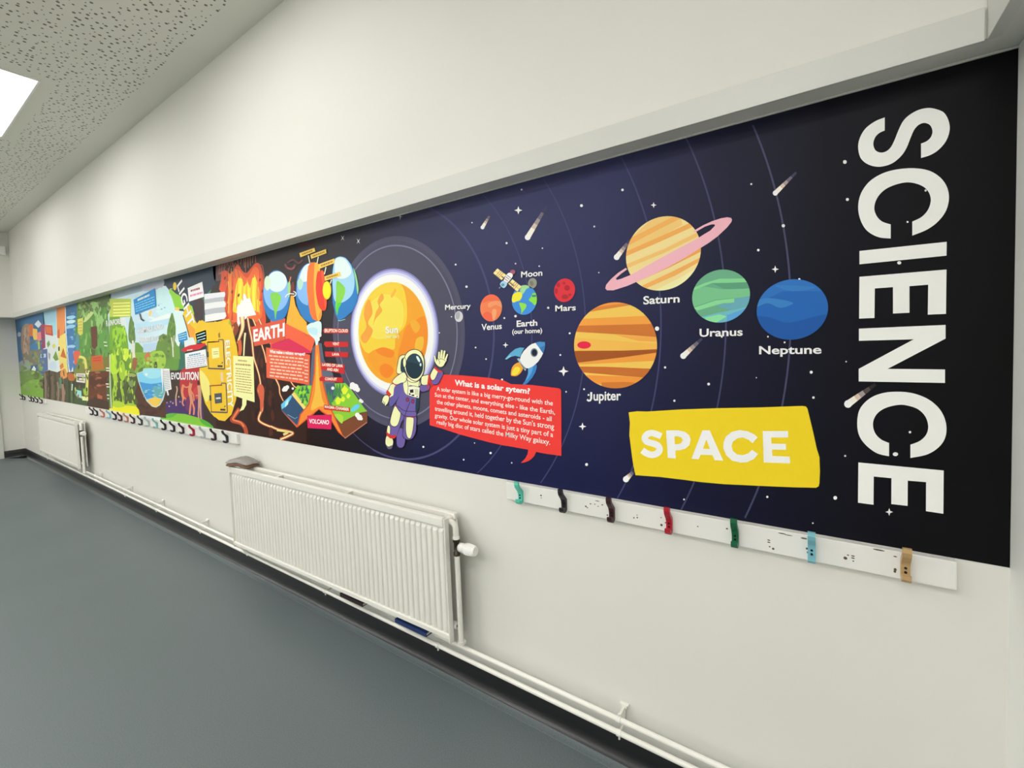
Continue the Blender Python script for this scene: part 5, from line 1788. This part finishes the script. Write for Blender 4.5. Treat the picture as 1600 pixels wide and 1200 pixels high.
op([(212, 350), (222, 250), (240, 185), (280, 165), (305, 180), (300, 260), (280, 345)], CRM)
A.p([(250, 330), (252, 230), (272, 196), (300, 205), (320, 340), (290, 345)], TEAL, True)
op([(215, 960), (245, 925), (285, 950), (294, 1050), (275, 1118), (228, 1122), (208, 1075)], VIO)
op([(190, 680), (250, 690), (300, 770), (258, 860), (222, 960), (200, 1015), (150, 1032), (104, 990), (125, 900), (150, 780)], VIO)
op([(102, 1010), (130, 1005), (168, 1050), (162, 1105), (122, 1128), (92, 1080)], CRM)
A.p([(92, 1090), (120, 1116), (160, 1104), (155, 1136), (118, 1140)], (96, 90, 110), True)
op([(118, 900), (138, 915), (134, 985), (108, 965)], CRM)
A.p([(98, 960), (150, 1000), (215, 998), (182, 1034), (140, 1032), (104, 1002)], RDD)
op([(283, 795), (340, 785), (408, 800), (408, 900), (402, 970), (368, 1030), (312, 1040), (272, 1000), (282, 900)], VIO)
op([(312, 812), (345, 806), (382, 820), (376, 930), (352, 1022), (322, 1018), (304, 940)], CRM)
A.p([(302, 788), (395, 798), (396, 822), (350, 812), (308, 812)], RDD)
op([(188, 700), (215, 698), (244, 725), (244, 805), (215, 890), (175, 906), (142, 870), (158, 780)], CRM)
A.p([(190, 682), (262, 698), (275, 770), (240, 725), (196, 700)], RDD)
op([(240, 480), (290, 440), (400, 470), (445, 500), (436, 620), (412, 750), (400, 800), (285, 790), (215, 710), (206, 660), (235, 590)], VIO)
A.p([(410, 620), (440, 590), (438, 720), (405, 760)], TEAL, True)
A.p([(200, 520), (255, 470), (232, 590), (200, 650), (190, 600)], (48, 66, 100), True)
A.s([(215, 690), (280, 740), (340, 750), (410, 752)], 6, INKL, True)
A.s([(350, 650), (320, 720), (296, 790), (280, 870)], 6, INKL, True)
A.p([(270, 440), (310, 400), (440, 430), (440, 500), (340, 480), (328, 580), (292, 552), (280, 500)], CRM, True)
op([(150, 470), (195, 478), (190, 545), (160, 600), (125, 600), (108, 560), (130, 510)], CRM)
A.p([(190, 490), (275, 450), (250, 560), (165, 690), (132, 682), (140, 606), (172, 580)], (92, 84, 150), True)
op([(165, 445), (190, 405), (232, 372), (284, 345), (312, 395), (296, 440), (250, 455), (205, 470)], CRM)
A.s([(158, 446), (205, 486)], 9, RDD)
A.p([(98, 545), (112, 526), (152, 574), (132, 602), (100, 580)], RDD)
op([(60, 630), (80, 590), (112, 585), (128, 605), (120, 650), (98, 682), (82, 650)], CRM)
for a, b in (((78, 640), (74, 672)), ((92, 650), (90, 690)), ((66, 632), (60, 660))):
    A.s([a, b], 10, CRM)
# waving arm
op([(448, 490), (540, 470), (545, 520), (470, 545)], VIO)
op([(600, 470), (565, 450), (612, 400), (642, 335), (692, 352), (662, 420), (636, 460)], VIO)
op([(468, 395), (505, 378), (545, 376), (540, 430), (528, 470), (470, 468)], CRM)
op([(572, 420), (560, 375), (585, 320), (606, 298), (638, 325), (620, 380), (598, 418)], CRM)
A.p([(540, 365), (555, 362), (560, 440), (590, 470), (575, 500), (548, 455), (535, 540), (526, 470)], RDD)
A.p([(604, 282), (650, 320), (686, 336), (680, 348), (640, 342), (598, 302)], RDD)
op([(604, 190), (622, 215), (638, 205), (690, 190), (730, 210), (712, 245), (690, 280), (652, 286), (612, 245)], CRM)
for a, b, w in (((648, 200), (650, 140), 22), ((670, 195), (678, 122), 24), ((694, 196), (706, 128), 24), ((716, 212), (736, 162), 20), ((614, 230), (604, 182), 20)):
    A.s([a, b], w + 8, INKL, False, w + 2)
    A.s([a, b], w, CRM, False, w - 6)
    A.e(b[0], b[1], (w - 4) / 2, (w - 2) / 2, CRM, 14)
A.s([(640, 212), (680, 205), (716, 226)], 4, INKL, True)
A.s([(640, 212), (656, 235), (654, 256)], 4, INKL, True)
# helmet
op([(286, 250), (300, 170), (340, 125), (400, 110), (450, 130), (484, 190), (492, 260), (486, 330), (462, 390), (412, 434), (345, 405), (304, 335)], CRM)
A.e(393, 280, 92, 132, INKL)
A.e(393, 280, 86, 126, (34, 60, 74))
A.p([(310, 240), (400, 250), (478, 290), (470, 340), (420, 400), (360, 395), (318, 330)], (26, 48, 60), True)
A.p([(412, 178), (432, 180), (452, 218), (446, 240), (424, 215)], (206, 222, 230), True)
A.e(457, 265, 9, 17, (196, 216, 226))
A.e(290, 242, 19, 52, INKL)
A.e(290, 242, 14, 46, CRM)
A.s([(305, 405), (340, 440), (400, 450), (465, 415)], 5, INKL, True)
op([(332, 492), (390, 488), (448, 502), (440, 612), (380, 600), (322, 580)], (244, 236, 196), False, 5)
for q in ([(346, 526), (382, 520), (384, 556), (348, 558)], [(336, 560), (354, 566), (352, 582), (336, 576)], [(362, 576), (392, 576), (390, 592), (364, 590)], [(416, 590), (428, 588), (426, 602), (416, 602)]):
    A.p(q, (36, 26, 30))
for y in (525, 540, 555, 570):
    A.s([(396, y), (434, y + 3)], 6, (150, 146, 110))
A.s([(318, 420), (328, 490)], 5, INKL)
A.s([(450, 430), (438, 495)], 5, INKL)
A.e(322, 628, 17, 22, INKL)
A.e(322, 628, 12, 16, (150, 50, 76))
A.e(377, 646, 17, 22, INKL)
A.e(377, 646, 12, 16, (150, 50, 76))
A.done()

# stars and comets
STAR = (232, 232, 236)
for x, y, r in ((738, 348, 1.0), (792, 380, 1.7), (712.5, 413.5, 1.5), (729.5, 448, 1.9), (973, 297, 2.0), (909, 321.5, 2.3), (815.5, 296.5, 1.4), (929, 354, 1.5), (936, 426, 1.0), (1174, 288, 1.6), (1224, 353, 2.6), (1185, 391, 2.0), (1027, 513.5, 3.4), (1249, 436.5, 1.8),
                (1039.5, 574, 1.8), (1107.5, 600, 2.2), (1267.5, 581.5, 2.4), (1305, 777.5, 3.0), (1200, 526, 1.3), (1226, 535, 1.5), (1054, 626, 1.8), (1128, 526, 1.6), (857, 481, 1.8), (806, 494, 2.0), (788.6, 497, 1.5), (743.6, 543, 1.3), (760, 561, 1.3), (785, 593, 1.6),
                (890.6, 520.7, 1.6), (876, 554.6, 1.5), (913, 608, 1.5), (920, 617, 1.5), (725, 718, 1.4), (767, 707.6, 1.8), (917, 725.6, 2.3), (806, 412, 1.3), (843, 416, 1.2), (848, 388, 1.2), (706, 495, 1.0), (1320, 253.5, 3.0), (1324, 312, 2.4), (1417.7, 347, 1.6),
                (1421.5, 675, 2.0), (1320.5, 712, 1.6), (1271, 621, 2.0), (1199, 776, 1.8), (1069, 780, 1.4), (1270, 817, 1.3), (1182, 590, 1.0), (662, 698, 1.6), (742, 692, 1.0), (690, 553, 1.0), (687, 520, 1.0), (885, 612, 1.3), (800, 723, 1.2), (1446, 298, 1.8), (1322, 565, 1.2)):
    A = Art('star_dot', p_space, 2)
    A.e(x, y, r, r, STAR, 12)
    A.done()
for x, y, rx, ry in ((1404.6, 411, 3.2, 2.6), (1398.7, 709, 4.2, 3.0)):
    A = Art('star_dot', p_space, 6)
    A.e(x, y, rx, ry, STAR, 14)
    A.done()
for x, y, r in ((811, 329, 6.5), (1022, 321, 4.6), (1211.5, 421, 5.6), (881.5, 580, 8.0), (911, 666, 6.0), (1389, 799, 6.0), (791, 539, 4.5)):
    q = []
    for i in range(8):
        a = math.pi / 4 * i
        rr = r if i % 2 == 0 else r * 0.36
        q.append((x + rr * math.cos(a), y + rr * math.sin(a)))
    A = Art('star_sparkle', p_space, 6)
    A.p(q, STAR)
    A.done()
for x, y, r, ro in ((536, 372, 6, .8), (560.5, 377, 6, .8), (626, 338.5, 6, .1)):
    A = Art('star_sparkle', p_space, 2)
    for k in range(2):
        a = ro + k * math.pi / 2
        d = (r * .62 * math.cos(a), r * math.sin(a))
        A.p([(x - d[0], y - d[1]), (x - d[1] * .12, y + d[0] * .12), (x + d[0], y + d[1]), (x + d[1] * .12, y - d[0] * .12)], (214, 214, 214))
    A.done()
for (x0, y0, x1, y1, w) in ((825, 371, 855, 322, 9), (754.5, 355.5, 768, 333, 6), (964, 402, 985, 375, 9), (1211.5, 302, 1244, 270, 8), (1068, 556, 1097, 529, 9.5), (1325, 631, 1368, 600, 12), (978.5, 748.5, 992, 735, 9.5)):
    A = Art('comet_picture', p_space, 2, 'white comet with a fading tail')
    for t, c in ((1.0, (58, 56, 84)), (0.78, (104, 96, 112)), (0.58, (152, 138, 136)), (0.42, (196, 178, 164)), (0.28, (226, 216, 206))):
        if x0 > 1250 and t == 1.0:
            c = (34, 30, 34)
        elif x0 > 1250 and t == .78:
            c = (76, 66, 62)
        A.s([(x0, y0), (x0 + (x1 - x0) * t, y0 + (y1 - y0) * t)], w * .92, c, False, w * (0.92 - 0.5 * t))
    A.e(x0, y0, w / 2, w / 2, (238, 234, 230), 18)
    A.done()

# yellow title sign
D8 = (960, 580, 2.5)
A = Art('title_sign', p_space, 4, 'yellow title sign', D8)
A.p([(57, 160), (90, 156), (130, 157), (260, 149), (400, 144), (560, 141), (735, 135), (748, 137), (754, 145), (765, 190), (777, 240), (790, 300), (801, 335), (803, 390), (801, 436), (798, 448), (788, 454), (700, 452), (600, 448), (430, 440), (340, 432), (280, 424), (180, 412), (84, 405), (76, 370), (70, 330), (60, 250), (62, 200)], (232, 194, 32))
LT = (240, 240, 238)
A.s([(184, 254), (166, 246), (146, 241), (128, 247), (120, 261), (128, 274), (150, 281), (170, 289), (178, 304), (170, 318), (150, 326), (128, 320), (110, 308)], 25, LT, True)
A.p([(203, 231), (250, 230), (276, 236), (293, 249), (299, 267), (294, 288), (278, 302), (256, 308), (239, 309), (241, 340), (210, 338)], LT, holes=([(236, 254), (250, 254), (263, 259), (268, 269), (262, 280), (250, 284), (237, 284)],))
A.p([(345, 230), (373, 230), (426, 348), (393, 347), (384, 327), (338, 325), (330, 343), (302, 341)], LT, holes=([(360, 266), (374, 303), (347, 302)],))
A.p([(562, 322), (545, 342), (520, 354), (495, 356), (462, 349), (438, 328), (426, 300), (427, 278), (436, 254), (460, 236), (490, 229), (522, 234), (548, 247), (560, 258), (540, 280), (525, 267), (502, 258), (480, 262), (464, 274), (458, 292), (464, 311), (480, 324), (502, 327), (524, 320), (538, 306)], LT)
A.p([(580, 233), (678, 233), (679, 258), (613, 258), (614, 282), (670, 283), (671, 306), (616, 305), (618, 330), (685, 333), (687, 359), (584, 355)], LT)
A.done()

# the big upright word
A = Art('lettering', p_space, 5, 'large white letters running down the right end', (1320, 150, 3.43))
LW = (222, 222, 218)


def segs(*ss):
    out = []
    for s in ss:
        out += cat(s, False, 6) if len(s) > 2 else list(s)
    return out


A.p(segs([(213, 118), (160, 140), (110, 178), (80, 228), (71, 280), (85, 336), (126, 370), (185, 382), (250, 365), (300, 325), (330, 280), (350, 230), (370, 185), (395, 158), (425, 148), (455, 160), (468, 192), (459, 224), (436, 246), (407, 258)],
         [(407, 335), (455, 320), (500, 292), (540, 245), (559, 190), (555, 140), (531, 95), (490, 75), (445, 68), (395, 78), (345, 105), (310, 140), (285, 190), (265, 240), (245, 278), (220, 300), (190, 306), (163, 293), (152, 262), (160, 228), (182, 203), (213, 188)]), LW)
A.p(segs([(245, 765), (180, 758), (120, 725), (85, 670), (71, 600), (85, 527), (130, 462), (200, 418), (280, 396), (370, 390), (450, 403), (510, 440), (545, 490), (556, 550), (541, 615), (500, 672), (440, 717), (360, 750)],
         [(360, 675), (410, 650), (445, 610), (459, 560), (446, 515), (410, 483), (350, 466), (290, 472), (220, 500), (175, 545), (157, 600), (170, 645), (200, 675), (245, 690)]), LW)
A.p([(78, 832), (544, 783), (543, 857), (78, 903)], LW)
A.p([(78, 970), (543, 931), (540, 1168), (443, 1172), (445, 1012), (345, 1020), (345, 1162), (257, 1166), (257, 1025), (160, 1032), (158, 1190), (76, 1193)], LW)
A.T(1320, 480, 3.43)
A.p([(75, 115), (538, 95), (538, 168), (228, 330), (535, 333), (535, 405), (74, 397), (74, 330), (368, 172), (75, 180)], LW)
A.p(segs([(236, 797), (170, 780), (110, 735), (75, 682), (66, 615), (80, 545), (130, 490), (200, 460), (285, 452), (370, 462), (450, 495), (510, 550), (540, 620), (538, 690), (505, 745), (440, 787), (350, 806)],
         [(350, 735), (400, 715), (435, 680), (445, 635), (430, 585), (390, 545), (330, 525), (280, 523), (215, 540), (170, 572), (150, 620), (160, 670), (192, 706), (236, 726)]), LW)
A.p([(72, 830), (528, 873), (526, 1104), (433, 1090), (434, 935), (336, 927), (335, 1062), (248, 1052), (249, 914), (154, 905), (153, 1056), (70, 1045)], LW)
A.done()

# ------------------------------------------------------------------ surroundings
wd = bpy.data.worlds.new('world')
SC.world = wd
wd.use_nodes = True
wd.node_tree.nodes['Background'].inputs['Color'].default_value = (0.5, 0.5, 0.5, 1)
wd.node_tree.nodes['Background'].inputs['Strength'].default_value = 0.2
